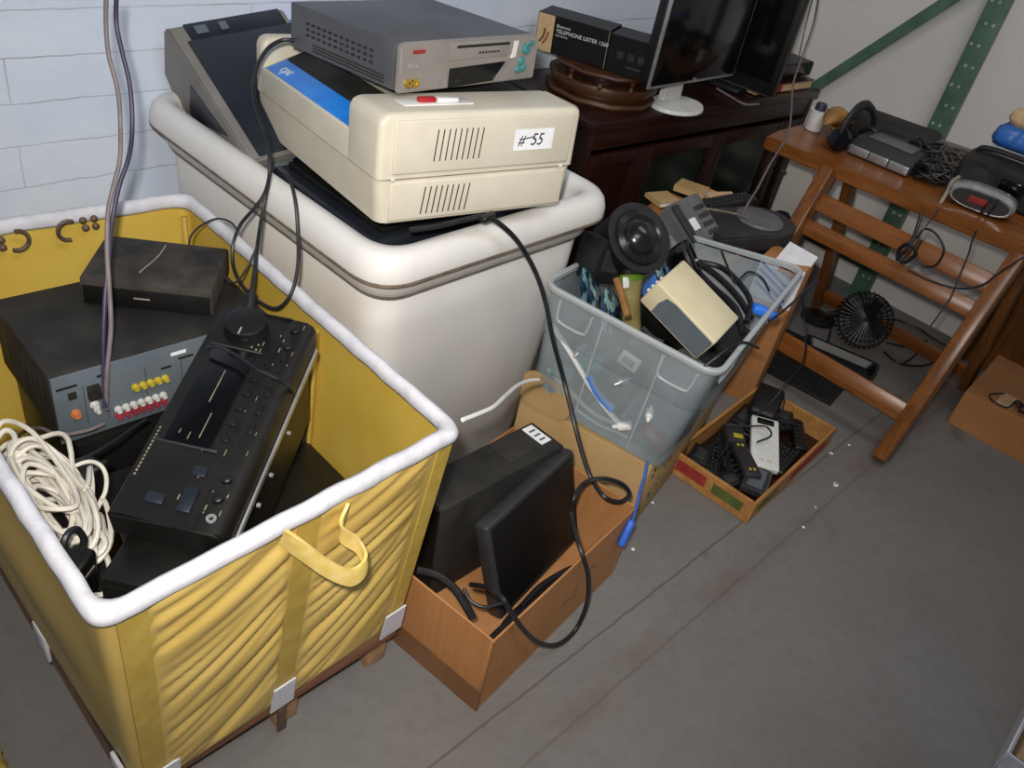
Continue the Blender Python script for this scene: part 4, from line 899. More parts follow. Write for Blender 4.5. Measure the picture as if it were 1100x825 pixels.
poly = [(-.17, -.10), (.09, -.10)] + [(.09 + .10 * math.sin(PI * k / n), -.10 * math.cos(PI * k / n)) for k in range(1, n)] + [(.09, .10), (-.17, .10)]
prism(bm, poly, 0, .055, 2); bmesh.ops.bevel(bm, geom=[e for e in bm.edges if e.verts[0].co.z == e.verts[1].co.z], offset=.008, segments=2, affect='EDGES'); obj('base', bm, 'dark_grey', td)
bm = BM(); lathe(bm, [(.078, 0), (.080, .004), (.076, .010), (.0005, .010)], (.06, 0, .055), (0, 0, 1), 36); obj('platter', bm, 'grey', td)
bm = BM(); tube(bm, [(-.13, .06, .062), (-.13, .06, .075), (-.06, .03, .075), (.0, .0, .070)], .004, 8, 4); obj('tone_arm', bm, 'mark_dim', td)
for i, (p, s, rot, m, lab, nm) in enumerate([
    ((2.5302, 1.2884, 0.5300), (.12, .07, .016), (4, 0, -20), 'card_edge', 'white paperback lying behind the grey telephone near the cabinet', 'paperback'),
    ((2.3885, 1.3345, 0.5700), (.10, .10, .02), (0, 5, 20), 'card_tan', 'tan booklet sticking up behind the grey telephone', 'booklet'),
    ((2.2249, 1.3292, 0.5700), (.09, .08, .014), (0, 0, -15), 'card_tan', 'tan scrap of card left of the grey telephone', 'booklet')]):
    t = thing(nm, lab, 'book', p, rot)
    bm = BM(); box(bm, (0, 0, s[2] / 2), (s[0] - .004, s[1] - .004, s[2] - .003)); obj('pages', bm, 'paper', t)
    bm = BM(); box(bm, (0, 0, s[2] - .001), (s[0], s[1], .002)); box(bm, (0, 0, .001), (s[0], s[1], .002)); box(bm, (-s[0] / 2, 0, s[2] / 2), (.002, s[1], s[2])); obj('cover', bm, m, t)
t = thing('black_keyboard', 'thin black bar of a keyboard lying along the back of the carton', 'keyboard', (2.5065, 1.2528, 0.5300), (0, 0, -8))
bm = BM(); box(bm, (0, 0, .012), (.26, .07, .022), .004); obj('case', bm, 'black', t)
bm = BM()
for r_ in range(3):
    for c_ in range(12): box(bm, (-.11 + .02 * c_, -.02 + .02 * r_, .026), (.015, .015, .008), .001, 1)
obj('keys', bm, 'dark_grey', t)
wb = thing('printed_box', 'torn white and blue printed box behind the right end of the tote', 'box', (2.405, .935, 0), (0, 0, 12))
bm = BM(); box(bm, (0, 0, .26), (.11, .14, .52), .003); obj('body', bm, 'card', wb)
bm = BM(); box(bm, (-.0555, 0, .45), (.001, .14, .14)); obj('white_panel', bm, 'paper', wb)
bm = BM()
for k in range(4): box(bm, (-.0565, .01, .405 + .022 * k), (.001, .12, .009), 0, rot=(25, 0, 0))
obj('printed_stripes', bm, 'cable_blue', wb)
bm = BM(); box(bm, (.0, -.02, .525), (.13, .10, .003), 0, rot=(8, -10, 0)); obj('torn_flap', bm, 'paper', wb)
bm = BM(); box(bm, (-.0568, -.02, .497), (.001, .06, .03), 0, rot=(15, 0, 0)); obj('orange_print', bm, 'orange', wb)
bm = BM()
loft(bm, [(rect(.16, .13, 3.17, 1.32), .03, 0), (rect(.18, .15, 3.17, 1.32), .04, .06), (rect(.15, .13, 3.18, 1.33), .04, .24), (rect(.09, .08, 3.18, 1.34), .03, .31), (rect(.03, .03, 3.19, 1.34), .01, .33)], cap1=True)
for v in bm.verts: v.co += Vector((rnd.uniform(-.006, .006), rnd.uniform(-.006, .006), 0))
solo('cloth_bag', bm, 'purple', 'dark purple cloth bag slumped on the floor beyond the tote', 'bag', ang=80)

# ------------------------------------------------------------------ fruit crate of remotes
cr = thing('fruit_crate', 'shallow wooden fruit crate with red and green print on the floor, full of remotes', 'crate', (2.128, .694, 0), (0, 0, 3.7))
w, d, h = .56, .285, .076
for s in (-1, 1):
    bm = BM(); box(bm, (0, s * (d / 2 - .005), h / 2), (w, .010, h), .001, 1); obj('side_board', bm, 'crate_wood', cr)
    bm = BM(); box(bm, (s * (w / 2 - .006), 0, h / 2), (.012, d - .02, h), .001, 1); obj('end_board', bm, 'crate_wood', cr)
bm = BM(); box(bm, (0, 0, .004), (w - .024, d - .02, .006)); obj('base', bm, 'dark_wood', cr)
bm = BM(); box(bm, (.09, -d / 2 - .0004, .042), (.26, .001, .036)); obj('red_print', bm, 'crate_red', cr)
bm = BM(); box(bm, (-w / 2 - .0004, .065, .042), (.001, .10, .038)); obj('red_print', bm, 'crate_red', cr)
bm = BM(); box(bm, (-w / 2 - .0004, -.06, .040), (.001, .10, .034)); obj('green_print', bm, 'crate_green', cr)
bm = BM(); box(bm, (-.18, -d / 2 - .0004, .04), (.12, .001, .03)); obj('green_print', bm, 'crate_green', cr)
CM = cr.matrix_basis.copy()
def cl_(x, y, z): return tuple(CM @ Vector((x, y, z)))
def remote(label, p, rz, L, Wd, body, keys, tilt=(0, 0), n=(6, 3), group=None):
    t = thing('remote_control', label, 'remote control', p, (tilt[0], tilt[1], rz), group)
    bm = BM(); box(bm, (0, 0, .011), (L, Wd, .022), .006, 3); obj('case', bm, body, t)
    bm = BM()
    for i in range(n[0]):
        for j in range(n[1]): box(bm, (-L * .38 + i * L * .62 / max(1, n[0] - 1), (j - (n[1] - 1) / 2) * Wd * .26, .023), (L * .05, Wd * .14, .004), .001, 1)
    obj('keys', bm, keys, t)
    bm = BM(); box(bm, (L * .40, 0, .0225), (L * .12, Wd * .62, .002), .001); obj('window', bm, 'gloss', t)
    return t
wr = remote('white wide handset lying topmost among the remotes in the fruit crate', (2.130, .672, .060), 34, .22, .088, 'white', 'beige', (0, -7), (2, 2))
for i, (x, y, z, rz, L, Wd, lab) in enumerate([
    (-.18, .05, .03, 30, .17, .045, 'black remote at the back left of the crate under the tote edge'),
    (-.15, -.02, .035, 75, .16, .05, 'black remote left of the dark grey one in the crate'),
    (.13, .07, .035, 10, .20, .05, 'black remote along the back of the crate, behind the white handset'),
    (.16, .01, .03, -20, .18, .045, 'black remote right of the white handset in the crate'),
    (.20, -.06, .03, 35, .16, .042, 'black remote in the far right corner of the crate'),
    (.06, -.09, .022, 8, .17, .045, 'black remote low along the front board of the crate'),
    (-.06, .085, .030, 15, .18, .05, 'black remote against the back board of the crate, left of the charger'),
    (.08, .02, .022, 50, .18, .05, 'black remote half under the right side of the white handset'),
    (.05, -.05, .022, -10, .19, .05, 'black remote under the lower end of the white handset'),
    (-.22, .0, .022, 85, .16, .05, 'black remote along the left end board of the crate')]):
    remote(lab, cl_(x, y, z - .012), rz, L, Wd, 'black', 'dark_grey')
remote('dark grey curved remote with tan keys beside the white handset', cl_(-.105, -.010, .052), 48, .20, .052, 'dark_grey', 'yellow_jack', (0, 6), (2, 2))
bm = BM(); r8 = random.Random(31); pts = []
for k in range(44):
    pts.append(cl_(-.235 + .36 * r8.random() if k % 3 else r8.uniform(-.24, .24), r8.uniform(-.02, .12), r8.uniform(.014, .058)))
tube(bm, pts, .0042, 6, 5); solo('cable_tangle', bm, 'cable_black', 'tangle of thin black cable filling the gaps between the remotes in the crate', 'cable')
for x, y, rz, s_, lab in ((-.20, .085, 20, (.09, .06, .05), 'black block adapter in the back left corner of the crate'), (-.215, -.03, -15, (.07, .06, .045), 'black block adapter at the left end of the crate'), (.10, .10, 8, (.12, .05, .05), 'black block adapter on the back board of the crate behind the white handset'), (.22, .01, 30, (.07, .06, .045), 'black block adapter at the right end of the crate')):
    t = thing('power_adapter', lab, 'power adapter', cl_(x, y, .012), (0, 0, rz))
    bm = BM(); box(bm, (0, 0, s_[2] / 2), s_, .007, 2); obj('housing', bm, 'rubber', t)
    bm = BM(); box(bm, (0, 0, s_[2]), (s_[0] * .6, s_[1] * .5, .002), .0008); obj('rating_plate', bm, 'dark_grey', t)
t = thing('cassette_tape', 'grey video cassette lying in the front corner of the crate', 'cassette', cl_(-.16, -.085, .044), (0, 4, 20))
bm = BM(); box(bm, (0, 0, .011), (.13, .072, .022), .003); obj('shell', bm, 'dark_grey', t)
bm = BM(); box(bm, (0, 0, .0225), (.10, .045, .001)); obj('label_area', bm, 'slate', t)
bm = BM(); box(bm, (0, -.0366, .011), (.12, .001, .016)); obj('spine_label', bm, 'mark', t)
t = thing('black_case', 'black soft case at the back right of the fruit crate', 'case', cl_(.19, .075, .045), (0, -8, 20))
bm = BM(); box(bm, (0, 0, .03), (.15, .09, .06), .014, 3); obj('body', bm, 'rubber', t)
bm = BM(); tube(bm, [(-.07, -.03, .04), (-.04, -.05, .045), (.04, -.05, .045), (.07, -.03, .04)], .003, 6, 4); obj('zip', bm, 'dark_grey', t)
t = thing('small_charger', 'black charger with gold contacts behind the white handset in the crate', 'charger', cl_(-.03, .065, .035), (0, 0, 40))
bm = BM(); box(bm, (0, 0, .02), (.09, .06, .04), .008, 2); obj('housing', bm, 'dark_grey', t)
bm = BM(); box(bm, (-.02, -.005, .041), (.02, .03, .003), .001); obj('contacts', bm, 'yellow_jack', t)
cable('black_cable', [cl_(-.05, .10, .09), cl_(-.01, .04, .105), cl_(.02, .0, .115), cl_(.0, -.03, .11), cl_(-.04, -.01, .09)], .003, 'cable_black', 'thin black lead lying over the top end of the white handset')
cable('black_cable', [(2.1918, 0.7541, 0.1000), (2.2541, 0.7459, 0.1400), (2.2979, 0.7420, 0.2000), (2.3058, 0.7269, 0.2800), (2.2979, 0.7445, 0.3600), (2.3068, 0.7826, 0.4200), (2.2571, 0.7962, 0.5000)], .003, 'cable_black', 'black lead hanging from the tote end down to the fruit crate')

# ------------------------------------------------------------------ dark wooden cabinet
ca = thing('wooden_cabinet', 'low dark wooden cabinet with glazed doors against the back wall', 'cabinet', (2.785, 1.775, 0), (0, 0, -2.6))
w, d, h = 1.36, .46, .75
bm = BM(); box(bm, (0, 0, h - .018), (w + .03, d + .02, .036), .006, 2); obj('top', bm, 'dark_wood', ca)
for s in (-1, 1):
    bm = BM(); box(bm, (s * (w / 2 - .012), 0, (h - .036) / 2), (.024, d, h - .036), .002); obj('side_panel', bm, 'dark_wood_z', ca)
bm = BM(); box(bm, (0, d / 2 - .006, .36), (w - .05, .012, .70)); obj('back_panel', bm, 'dark_wood', ca)
bm = BM(); box(bm, (0, 0, .06), (w - .05, d - .02, .03)); box(bm, (0, -d / 2 + .02, .022), (w - .05, .02, .044)); obj('base', bm, 'dark_wood', ca)
bm = BM(); box(bm, (0, .01, .38), (w - .05, d - .06, .02)); obj('shelf', bm, 'dark_wood', ca)
bm = BM(); box(bm, (0, -d / 2 + .012, h - .068), (w - .05, .02, .064), .003); obj('front_rail', bm, 'dark_wood', ca)
for i, (xc, dw) in enumerate(((-.52, .26), (-.16, .44), (.28, .44), (.575, .14))):
    fr = BM(); dh = .56; zc = .355
    for s in (-1, 1):
        box(fr, (xc + s * (dw / 2 - .022), -d / 2 + .004, zc), (.044, .022, dh), .003)
        box(fr, (xc, -d / 2 + .004, zc + s * (dh / 2 - .025)), (dw - .08, .022, .05), .003)
    fo = obj('door', fr, 'dark_wood_z', ca)
    bm = BM(); box(bm, (xc, -d / 2 + .006, zc), (dw - .08, .004, dh - .09)); obj('glass_pane' if i else 'wood_panel', bm, 'glass_dark' if i else 'dark_wood_z', fo)
    bm = BM(); lathe(bm, [(.006, 0), (.005, .01), (.011, .016), (.009, .024), (.0005, .026)], (xc + (dw / 2 - .022) * (1 if i % 2 else -1), -d / 2 - .006, zc + .05), (0, -1, 0), 16); obj('knob', bm, 'rust', fo)

# on the cabinet
ts = thing('wooden_swivel_stand', 'round brown wooden swivel stand carrying the telephone lister boxes', 'stand', (2.355, 1.775, .7515), (0, 0, -20))
bm = BM(); lathe(bm, [(.19, 0), (.195, .008), (.19, .018), (.16, .020), (.16, .034), (.185, .036), (.19, .05), (.185, .064), (.0005, .064)], (0, 0, 0), (0, 0, 1), 10); obj('turntable', bm, 'mid_wood', ts)
for k in range(5):
    a = D(-160 + 36 * k); bm = BM(); lathe(bm, [(.006, 0), (.012, .012), (.006, .024), (.010, .036), (.006, .04)], (.172 * math.cos(a), .172 * math.sin(a), .052), (0, 0, 1), 12); obj('spindle', bm, 'mid_wood', ts)
bm = BM(); lathe(bm, [(.178, .090), (.182, .096), (.178, .103), (.0005, .103)], (0, 0, 0), (0, 0, 1), 10)
bmesh.ops.translate(bm, vec=(0, 0, 0), verts=bm.verts); obj('upper_board', bm, 'mid_wood', ts)
bm = BM(); lathe(bm, [(.13, .06), (.13, .092)], (0, 0, 0), (0, 0, 1), 10); obj('drum', bm, 'dark_wood', ts)
for name, lab, loc, W2, ends in (('telephone_lister_box', 'black retail box reading TELEPHONE LISTER 1260, with a tan end panel', (2.268, 1.848, .858), .256, True), ('retail_box', 'second black retail box tucked between the lister box and the white-footed display', (2.3335, 1.6530, .8592), .15, False)):
    pbx = thing(name, lab, 'box', loc, (3.7, -1.5, -71.4))
    bm = BM(); box(bm, (0, 0, .06), (W2, .10,   .121 if ends else .119), .0015, 1); obj('carton', bm, 'black', pbx)
    if ends:
        bm = BM(); box(bm, (-.096, -.0505, .06), (.058, .001, .117)); ep = obj('end_panel', bm, 'card_edge', pbx)
        bm = BM(); tube(bm, [(-.112, -.0515, .03), (-.10, -.0515, .05), (-.096, -.0515, .075)], .004, 6, 4); tube(bm, [(-.10, -.0515, .025), (-.088, -.0515, .045), (-.084, -.0515, .065)], .003, 6, 4); obj('printed_picture', bm, 'card_dark', ep)
        for s, z, sz in (('Electronic', .091, .0125), ('TELEPHONE LISTER 1260', .075, .0172), ('with memory', .062, .008)):
            x0 = -.058
            text('lettering', s, sz, 'white_ink', pbx, (x0, -.0508, z), (90, 0, 0), align='LEFT')
        bm = BM(); box(bm, (.1265, -.0505, .06), (.002, .001, .117)); obj('edge_line', bm, 'mark', pbx)
    else:
        bm = BM()
        for k in range(3): box(bm, (-.03 + .036 * k, -.0508, .062), (.024, .001, .022)); 
        box(bm, (.02, -.0508, .03), (.05, .001, .006)); obj('printed_blocks', bm, 'dark_grey', pbx)
im = thing('desktop_display', 'flat display with thin silver frame on a white oval foot, on the cabinet', 'monitor', (2.545, 1.60, .7515), (0, 0, 1))
bm = BM(); n = 36; prof = [(1, 0), (1.0, .005), (.96, .012), (.5, .017), (.01, .018)]
rr = [[bm.verts.new((.115 * r * math.cos(2 * PI * k / n), -.02 + .085 * r * math.sin(2 * PI * k / n), z)) for k in range(n)] for r, z in prof]; skin(bm, rr); bm.faces.new(rr[0][::-1]); bm.faces.new(rr[-1]); obj('foot', bm, 'white', im)
bm = BM(); prism(bm, [(-.055, .014), (.055, .014), (.045, .16), (-.045, .16)], .005, .03, 1); bmesh.ops.bevel(bm, geom=bm.edges[:], offset=.004, segments=2, affect='EDGES'); obj('stem', bm, 'white', im)
bm = BM(); box(bm, (-.01, -.057, .285), (.515, .010, .375), .004, 2); obj('frame', bm, 'silver', im)
bm = BM(); box(bm, (-.01, -.0625, .287), (.497, .003, .357), .001); obj('screen', bm, 'crt', im)
bm = BM(); box(bm, (-.01, -.064, .112), (.020, .002, .006), .001); obj('badge', bm, 'silver', im)
bm = BM(); box(bm, (-.01, -.032, .285), (.505, .040, .365), .012, 3); obj('back_shell', bm, 'black', im)
tv = thing('television', 'big black flat television standing side-on at the right of the cabinet', 'television', (3.0, 1.74, .7515), (0, 0, -84))
bm = BM(); box(bm, (0, 0, .30), (.52, .05, .56), .008, 2); obj('housing', bm, 'black', tv)
bm = BM(); box(bm, (0, -.026, .315), (.48, .003, .49), .001); obj('screen', bm, 'crt', tv)
bm = BM(); box(bm, (0, 0, .010), (.30, .16, .02), .006); obj('foot', bm, 'black', tv)
bm = BM(); tube(bm, [(-.255, -.027, .022), (.255, -.027, .022)], .0025, 6, 1); obj('bottom_trim', bm, 'dark_grey', tv)
t = thing('set_top_box', 'low black box at the right end of the cabinet beside the television', 'video player', (3.27, 1.70, .790), (0, 0, -3))
bm = BM(); box(bm, (0, 0, .032), (.34, .26, .055), .003); obj('case', bm, 'satin', t)
bm = BM(); box(bm, (0, -.131, .032), (.33, .004, .045), .001); obj('front_panel', bm, 'gloss', t)
t = thing('red_book', 'red-spined book lying at the right end of the cabinet beneath the black box', 'book', (3.23, 1.65, .7515), (0, 0, -3))
bm = BM(); box(bm, (0, 0, .018), (.40, .21, .032)); obj('pages', bm, 'card_edge', t)
bm = BM(); box(bm, (0, 0, .035), (.41, .22, .003)); box(bm, (0, 0, .0015), (.41, .22, .003)); obj('cover', bm, 'dark_wood', t)
bm = BM(); box(bm, (-.085, -.1105, .02), (.11, .002, .030)); obj('red_label', bm, 'red', t)
cable('white_cable', [(3.1271, 1.5000, 1.1350), (3.1721, 1.5000, 1.0274), (3.1371, 1.4800, 0.9180), (3.0609, 1.4400, 0.8341), (2.9579, 1.3600, 0.7693), (2.8231, 1.2800, 0.7305), (2.6452, 1.2200, 0.6794), (2.5344, 1.1800, 0.6320), (2.4208, 1.1400, 0.6118), (2.3646, 1.1200, 0.5900)], .0036, 'cable_grey', 'pale twisted cord hanging in front of the cabinet down to the tote')
cable('hanging_cable', [(3.55, 1.75, 1.5), (3.56, 1.74, 1.2), (3.57, 1.72, .95), (3.58, 1.70, .80)], .003, 'cable_grey', 'thin grey wire hanging near the wall right of the television')
cable('grey_lead', [(2.8919, 1.6463, 0.7600), (2.8724, 1.5681, 0.7580), (2.8605, 1.4974, 0.7570), (2.9276, 1.4781, 0.7570)], .004, 'cable_grey', 'grey lead lying on the cabinet top behind the white display foot')

# ------------------------------------------------------------------ pallet rack frame
rk = thing('rack_upright', 'green steel rack upright with punched holes standing at the right wall', 'rack', (3.555, 1.03, 0))
bm = BM(); box(bm, (0, 0, 1.1), (.045, .075, 2.2), .004); po = obj('post', bm, 'green', rk)
bm = BM()
for k in range(26):
    z = .1 + .075 * k
    for y in (-.014, .014): lathe(bm, [(.0062, 0), (.0062, .0012), (.0005, .0012)], (-.0222, y + (.008 if k % 2 else -.008), z), (-1, 0, 0), 10)
obj('bolt_holes', bm, 'hole', po)
bm = BM(); box(bm, (0, 0, .004), (.10, .12, .008), .001); obj('foot_plate', bm, 'green', rk)
bm = BM(); box(bm, (0, .92, 1.1), (.045, .075, 2.2), .004); obj('post', bm, 'green', rk)
for p, q_ in (((.0, .10, 1.27), (.0, .90, .30)), ((0, .03, .14), (0, .89, .14))):
    p, q_ = Vector(p), Vector(q_); L = (q_ - p).length; ang = math.degrees(math.atan2(q_.z - p.z, q_.y - p.y))
    bm = BM(); box(bm, (p + q_) / 2, (.022, L, .042), .003, 1, (ang, 0, 0)); obj('brace', bm, 'green', rk)

# ------------------------------------------------------------------ orange wooden table
tb = thing('wooden_table', 'orange-stained wooden table with slanted legs and slatted rails by the right wall', 'table', (2.85, .65, 0))
bm = BM(); prism(bm, [(2.880, -.10), (3.36, -.10), (3.36, 1.345), (2.87, 1.345), (2.762, 1.325)], .672, .718, 2); bmesh.ops.bevel(bm, geom=bm.edges[:], offset=.006, segments=2, affect='EDGES'); obj('tabletop', bm, 'orange_wood', tb, True)
def plank(a, b, wx, wy, m, name):
    a, b = Vector(a), Vector(b); dd = b - a; bm = BM()
    q = dd.to_track_quat('Z', 'Y').to_matrix().to_4x4()
    y = Vector((0, 1, 0)); z = dd.normalized(); x = y.cross(z).normalized(); y = z.cross(x)
    R = Matrix((x, y, z)).transposed().to_4x4()
    box(bm, (0, 0, 0), (wx, wy, dd.length), .005, 2); bmesh.ops.transform(bm, matrix=Matrix.Translation((a + b) / 2) @ R, verts=bm.verts)
    return obj(name, bm, m, tb, True)
for y in (1.07, .425):
    plank((2.512, y, .012), (2.782, y, .70), .085, .045, 'orange_wood_z', 'leg')
    plank((3.255, y, .012), (2.985, y, .675), .065, .032, 'orange_wood_z', 'leg')
plank((2.748, 1.12, .598), (2.748, .40, .600), .022, .062, 'orange_wood', 'rail') if False else None
def rail(x0, z0, hh, y0, y1, tx=.022, rx=21):
    bm = BM(); box(bm, (x0, (y0 + y1) / 2, z0), (tx, y1 - y0, hh), .004, 2, (0, rx, 0)); obj('rail', bm, 'orange_wood', tb, True)
rail(2.752, .592, .062, .405, 1.09); rail(2.718, .508, .056, .405, 1.09); rail(2.575, .160, .066, .405, 1.12)
rail(3.235, .075, .06, .41, 1.09, .022, -21)

# things on the table
TZ = .7185
hp = thing('headphones', 'glossy black headphones with an arched band, nearest the left end of the table', 'headphones', (3.00, 1.10, TZ), (0, 0, 20))
bm = BM(); lathe(bm, [(.034, -.02), (.040, -.012), (.040, .012), (.032, .022), (.0005, .026)], (-.07, .06, .042), (-.8, .2, .35), 28); obj('ear_cup', bm, 'gloss', hp)
bm = BM(); lathe(bm, [(.034, -.02), (.040, -.012), (.040, .012), (.032, .022), (.0005, .026)], (.10, -.03, .042), (.8, -.3, .25), 28); obj('ear_cup', bm, 'rubber', hp)
bm = BM(); tube(bm, [(-.075, .06, .05), (-.065, .06, .10), (-.02, .045, .145), (.04, .02, .150), (.09, -.015, .11), (.105, -.03, .05)], .010, 10, 6, flat=1.6); obj('headband', bm, 'rubber', hp)
bm = BM(); tube(bm, [(-.07, .05, .02), (.0, -.04, .012), (.06, -.05, .016), (.10, .02, .012)], .005, 8); obj('lead', bm, 'cable_black', hp)
t = thing('baseball_glove', 'curled tan leather glove on the table behind the headphones', 'glove', (3.035, 1.225, TZ), (0, 14, 4))
bm = BM()
rr = []
for k in range(9):
    s = k / 8; r = .034 * math.sin(PI * (.06 + .80 * s)) + .005
    rr.append([bm.verts.new((-.10 + .18 * s, r * 1.1 * math.cos(2 * PI * j / 14), .045 + .03 * math.sin(PI * s) + r * .85 * math.sin(2 * PI * j / 14))) for j in range(14)])
skin(bm, rr); bm.faces.new(rr[0][::-1]); bm.faces.new(rr[-1]); obj('palm', bm, 'leather', t, ang=80)
for k in range(4):
    bm = BM(); tube(bm, [(.03, -.03 + .02 * k, .06), (.07, -.032 + .021 * k, .075), (.105, -.03 + .02 * k, .05), (.11, -.028 + .018 * k, .022)], .012, 8); obj('finger', bm, 'leather', t)
t = thing('white_cup', 'white plastic cup with a dark blue cap on the left end of the table', 'cup', (3.03, 1.29, TZ))
bm = BM(); lathe(bm, [(.026, 0), (.030, .004), (.034, .07), (.034, .075)], (0, 0, 0), (0, 0, 1), 24); obj('body', bm, 'white', t)
bm = BM(); lathe(bm, [(.020, .075), (.020, .095), (.017, .10), (.0005, .10)], (0, 0, 0), (0, 0, 1), 20); obj('cap', bm, 'cable_violet', t)
ds = thing('answering_machine', 'grey desk machine with three wide silver keys along the table edge', 'answering machine', (3.02, .995, TZ + .001), (0, 0, -87.4))
bm = BM(); prism(bm, [(-.072, 0), (.10, 0), (.10, .062), (-.02, .058), (-.072, .034)], -.112, .112, 0); bmesh.ops.bevel(bm, geom=bm.edges[:], offset=.004, segments=2, affect='EDGES'); obj('case', bm, 'dark_grey', ds)
for k in range(3):
    bm = BM(); box(bm, (-.073 + .073 * k, -.074, .020), (.070, .010, .028), .003); obj('key', bm, 'silver', ds)
bm = BM(); box(bm, (0, .035, .062), (.16, .09, .006), .002); obj('lid', bm, 'grey', ds)
t = thing('black_handbag', 'flat black case lying behind the desk machine against the rack post', 'case', (3.22, 1.07, TZ), (0, 0, -80))
bm = BM(); box(bm, (0, 0, .045), (.30, .16, .09), .018, 3); obj('body', bm, 'dusty', t)
bm = BM(); tube(bm, [(-.08, -.082, .05), (-.06, -.10, .06), (.06, -.10, .06), (.08, -.082, .05)], .006, 8); obj('handle', bm, 'rubber', t)
ck = thing('clock_radio', 'rounded silver clock radio with a dark oval face at the table edge', 'clock radio', (2.955, .632, TZ), (0, 0, -80))
n = 28
bm = BM()
def oval(sx, sz, y, zc=.045): return [bm.verts.new((sx * math.copysign(abs(math.cos(2 * PI * k / n)) ** .75, math.cos(2 * PI * k / n)), y, zc + sz * math.copysign(abs(math.sin(2 * PI * k / n)) ** .8, math.sin(2 * PI * k / n)))) for k in range(n)]
rr = [oval(.112, .036, -.058), oval(.122, .044, -.045), oval(.122, .044, .03), oval(.10, .036, .06)]; skin(bm, rr); bm.faces.new(rr[0][::-1]); bm.faces.new(rr[-1]); obj('case', bm, 'silver', ck)
bm = BM(); rr = [oval(.100, .030, -.063), oval(.104, .033, -.057)]; skin(bm, rr); bm.faces.new(rr[0][::-1]); bm.faces.new(rr[-1]); fo = obj('face', bm, 'dark_grey', ck)
bm = BM(); box(bm, (-.005, -.064, .046), (.075, .003, .026), .002); obj('display', bm, 'crate_red', fo)
bm = BM(); tube(bm, [(.03, -.068, .075), (.025, -.072, .05), (.02, -.07, .02), (.03, -.068, .008)], .004, 6); tube(bm, [(.05, -.066, .078), (.052, -.072, .05), (.046, -.07, .02), (.05, -.066, .008)], .004, 6); obj('wrapped_lead', bm, 'cable_black', ck)
ck.scale = (.84, .84, .84)
t = thing('boom_box', 'large dark radio recorder behind the silver clock radio', 'radio', (3.14, .60, TZ), (0, 0, -84))
bm = BM(); box(bm, (0, 0, .06), (.36, .15, .12), .016, 3); obj('case', bm, 'dusty', t)
for x in (-.11, .11):
    bm = BM(); lathe(bm, [(.055, 0), (.055, .004), (.045, .002), (.02, -.004), (.0005, 0)], (x, -.076, .058), (0, -1, 0), 28); obj('speaker_cone', bm, 'dark_grey', t)
bm = BM(); box(bm, (0, -.077, .06), (.08, .006, .06), .003); obj('cassette_door', bm, 'gloss', t)
bm = BM(); tube(bm, [(-.15, 0, .11), (-.14, 0, .140), (.0, 0, .145), (.14, 0, .140), (.15, 0, .11)], .009, 8); obj('handle', bm, 'rubber', t)
t = thing('plastic_bag', 'bright blue plastic bag with a tan top slumped on the dark radio', 'bag', (3.20, .67, TZ + .155), (0, 0, -85))
bm = BM()
loft(bm, [(rect(.14, .10), .03, 0), (rect(.17, .13), .05, .02), (rect(.15, .11), .045, .05), (rect(.10, .07), .03, .07)], 6, (6, 6, 6, 6), cap1=True)
for v in bm.verts: v.co += Vector((rnd.uniform(-.005, .005), rnd.uniform(-.005, .005), rnd.uniform(-.003, .003) if v.co.z > .01 else 0))
obj('body', bm, 'blue_bag', t, ang=80)
bm = BM(); loft(bm, [(rect(.10, .07), .03, .066), (rect(.13, .08), .03, .09), (rect(.11, .05), .02, .115), (rect(.04, .02), .008, .125)], 6, (6, 6, 6, 6), cap1=True); obj('gathered_top', bm, 'card_edge', t, ang=80)
t = thing('paper_stack', 'thin white and grey manual lying at the back of the table by the rack post', 'manual', (3.27, .885, TZ + .0), (0, 0, -75))
bm = BM(); box(bm, (0, 0, .035), (.15, .07, .066), .003); obj('pages', bm, 'paper', t)
bm = BM(); box(bm, (0, 0, .070), (.155, .075, .003)); obj('cover', bm, 'grey', t)
r6 = random.Random(9)
for i, (x, y, z, lab) in enumerate(((3.03, .835, .745, 'knot of dark cables on the table between the desk machine and clock radio'), (3.13, .80, .775, 'second coil of brownish cable heaped behind the dark knot on the table'), (3.16, .90, .77, 'rear heap of black cable on the table beside the rack post'))):
    pts = []
    for k in range(80):
        th = k * .95; r = r6.uniform(.02, .085)
        pts.append((x + r * .8 * math.cos(th), y + r * math.sin(th), z + r6.uniform(-.018, .035)))
    bm = BM(); tube(bm, pts, .0048, 6, 4); solo('cable_knot', bm, ('cable_black', 'brown_cable', 'cable_black')[i], lab, 'cable')
bm = BM(); tube(bm, [(2.8600, 0.7195, 0.7053), (2.9000, 0.7265, 0.7500), (2.9500, 0.7408, 0.7641), (3.0000, 0.7404, 0.7753)], .006, 8); solo('yellow_lead', bm, 'mark', 'short yellowish flat lead hanging over the table edge left of the clock radio', 'cable')
cable('black_cable', [(2.7220, 0.6822, 0.7434), (2.7000, 0.6811, 0.7107), (2.6800, 0.6828, 0.6696), (2.6700, 0.6798, 0.6346), (2.6650, 0.6857, 0.6001), (2.6600, 0.6917, 0.5650)], .003, 'cable_black', 'black lead hanging over the table front down to the upper rail')
cable('black_cable', [(2.6900, 0.6751, 0.6453), (2.6850, 0.6706, 0.6028), (2.6850, 0.6323, 0.5761), (2.6850, 0.6006, 0.5992), (2.6850, 0.6022, 0.6505), (2.6900, 0.6433, 0.6802), (2.6950, 0.6818, 0.6796), (2.6900, 0.6927, 0.6431)], .0035, 'cable_black', 'black lead coiled in a ring against the table rails')
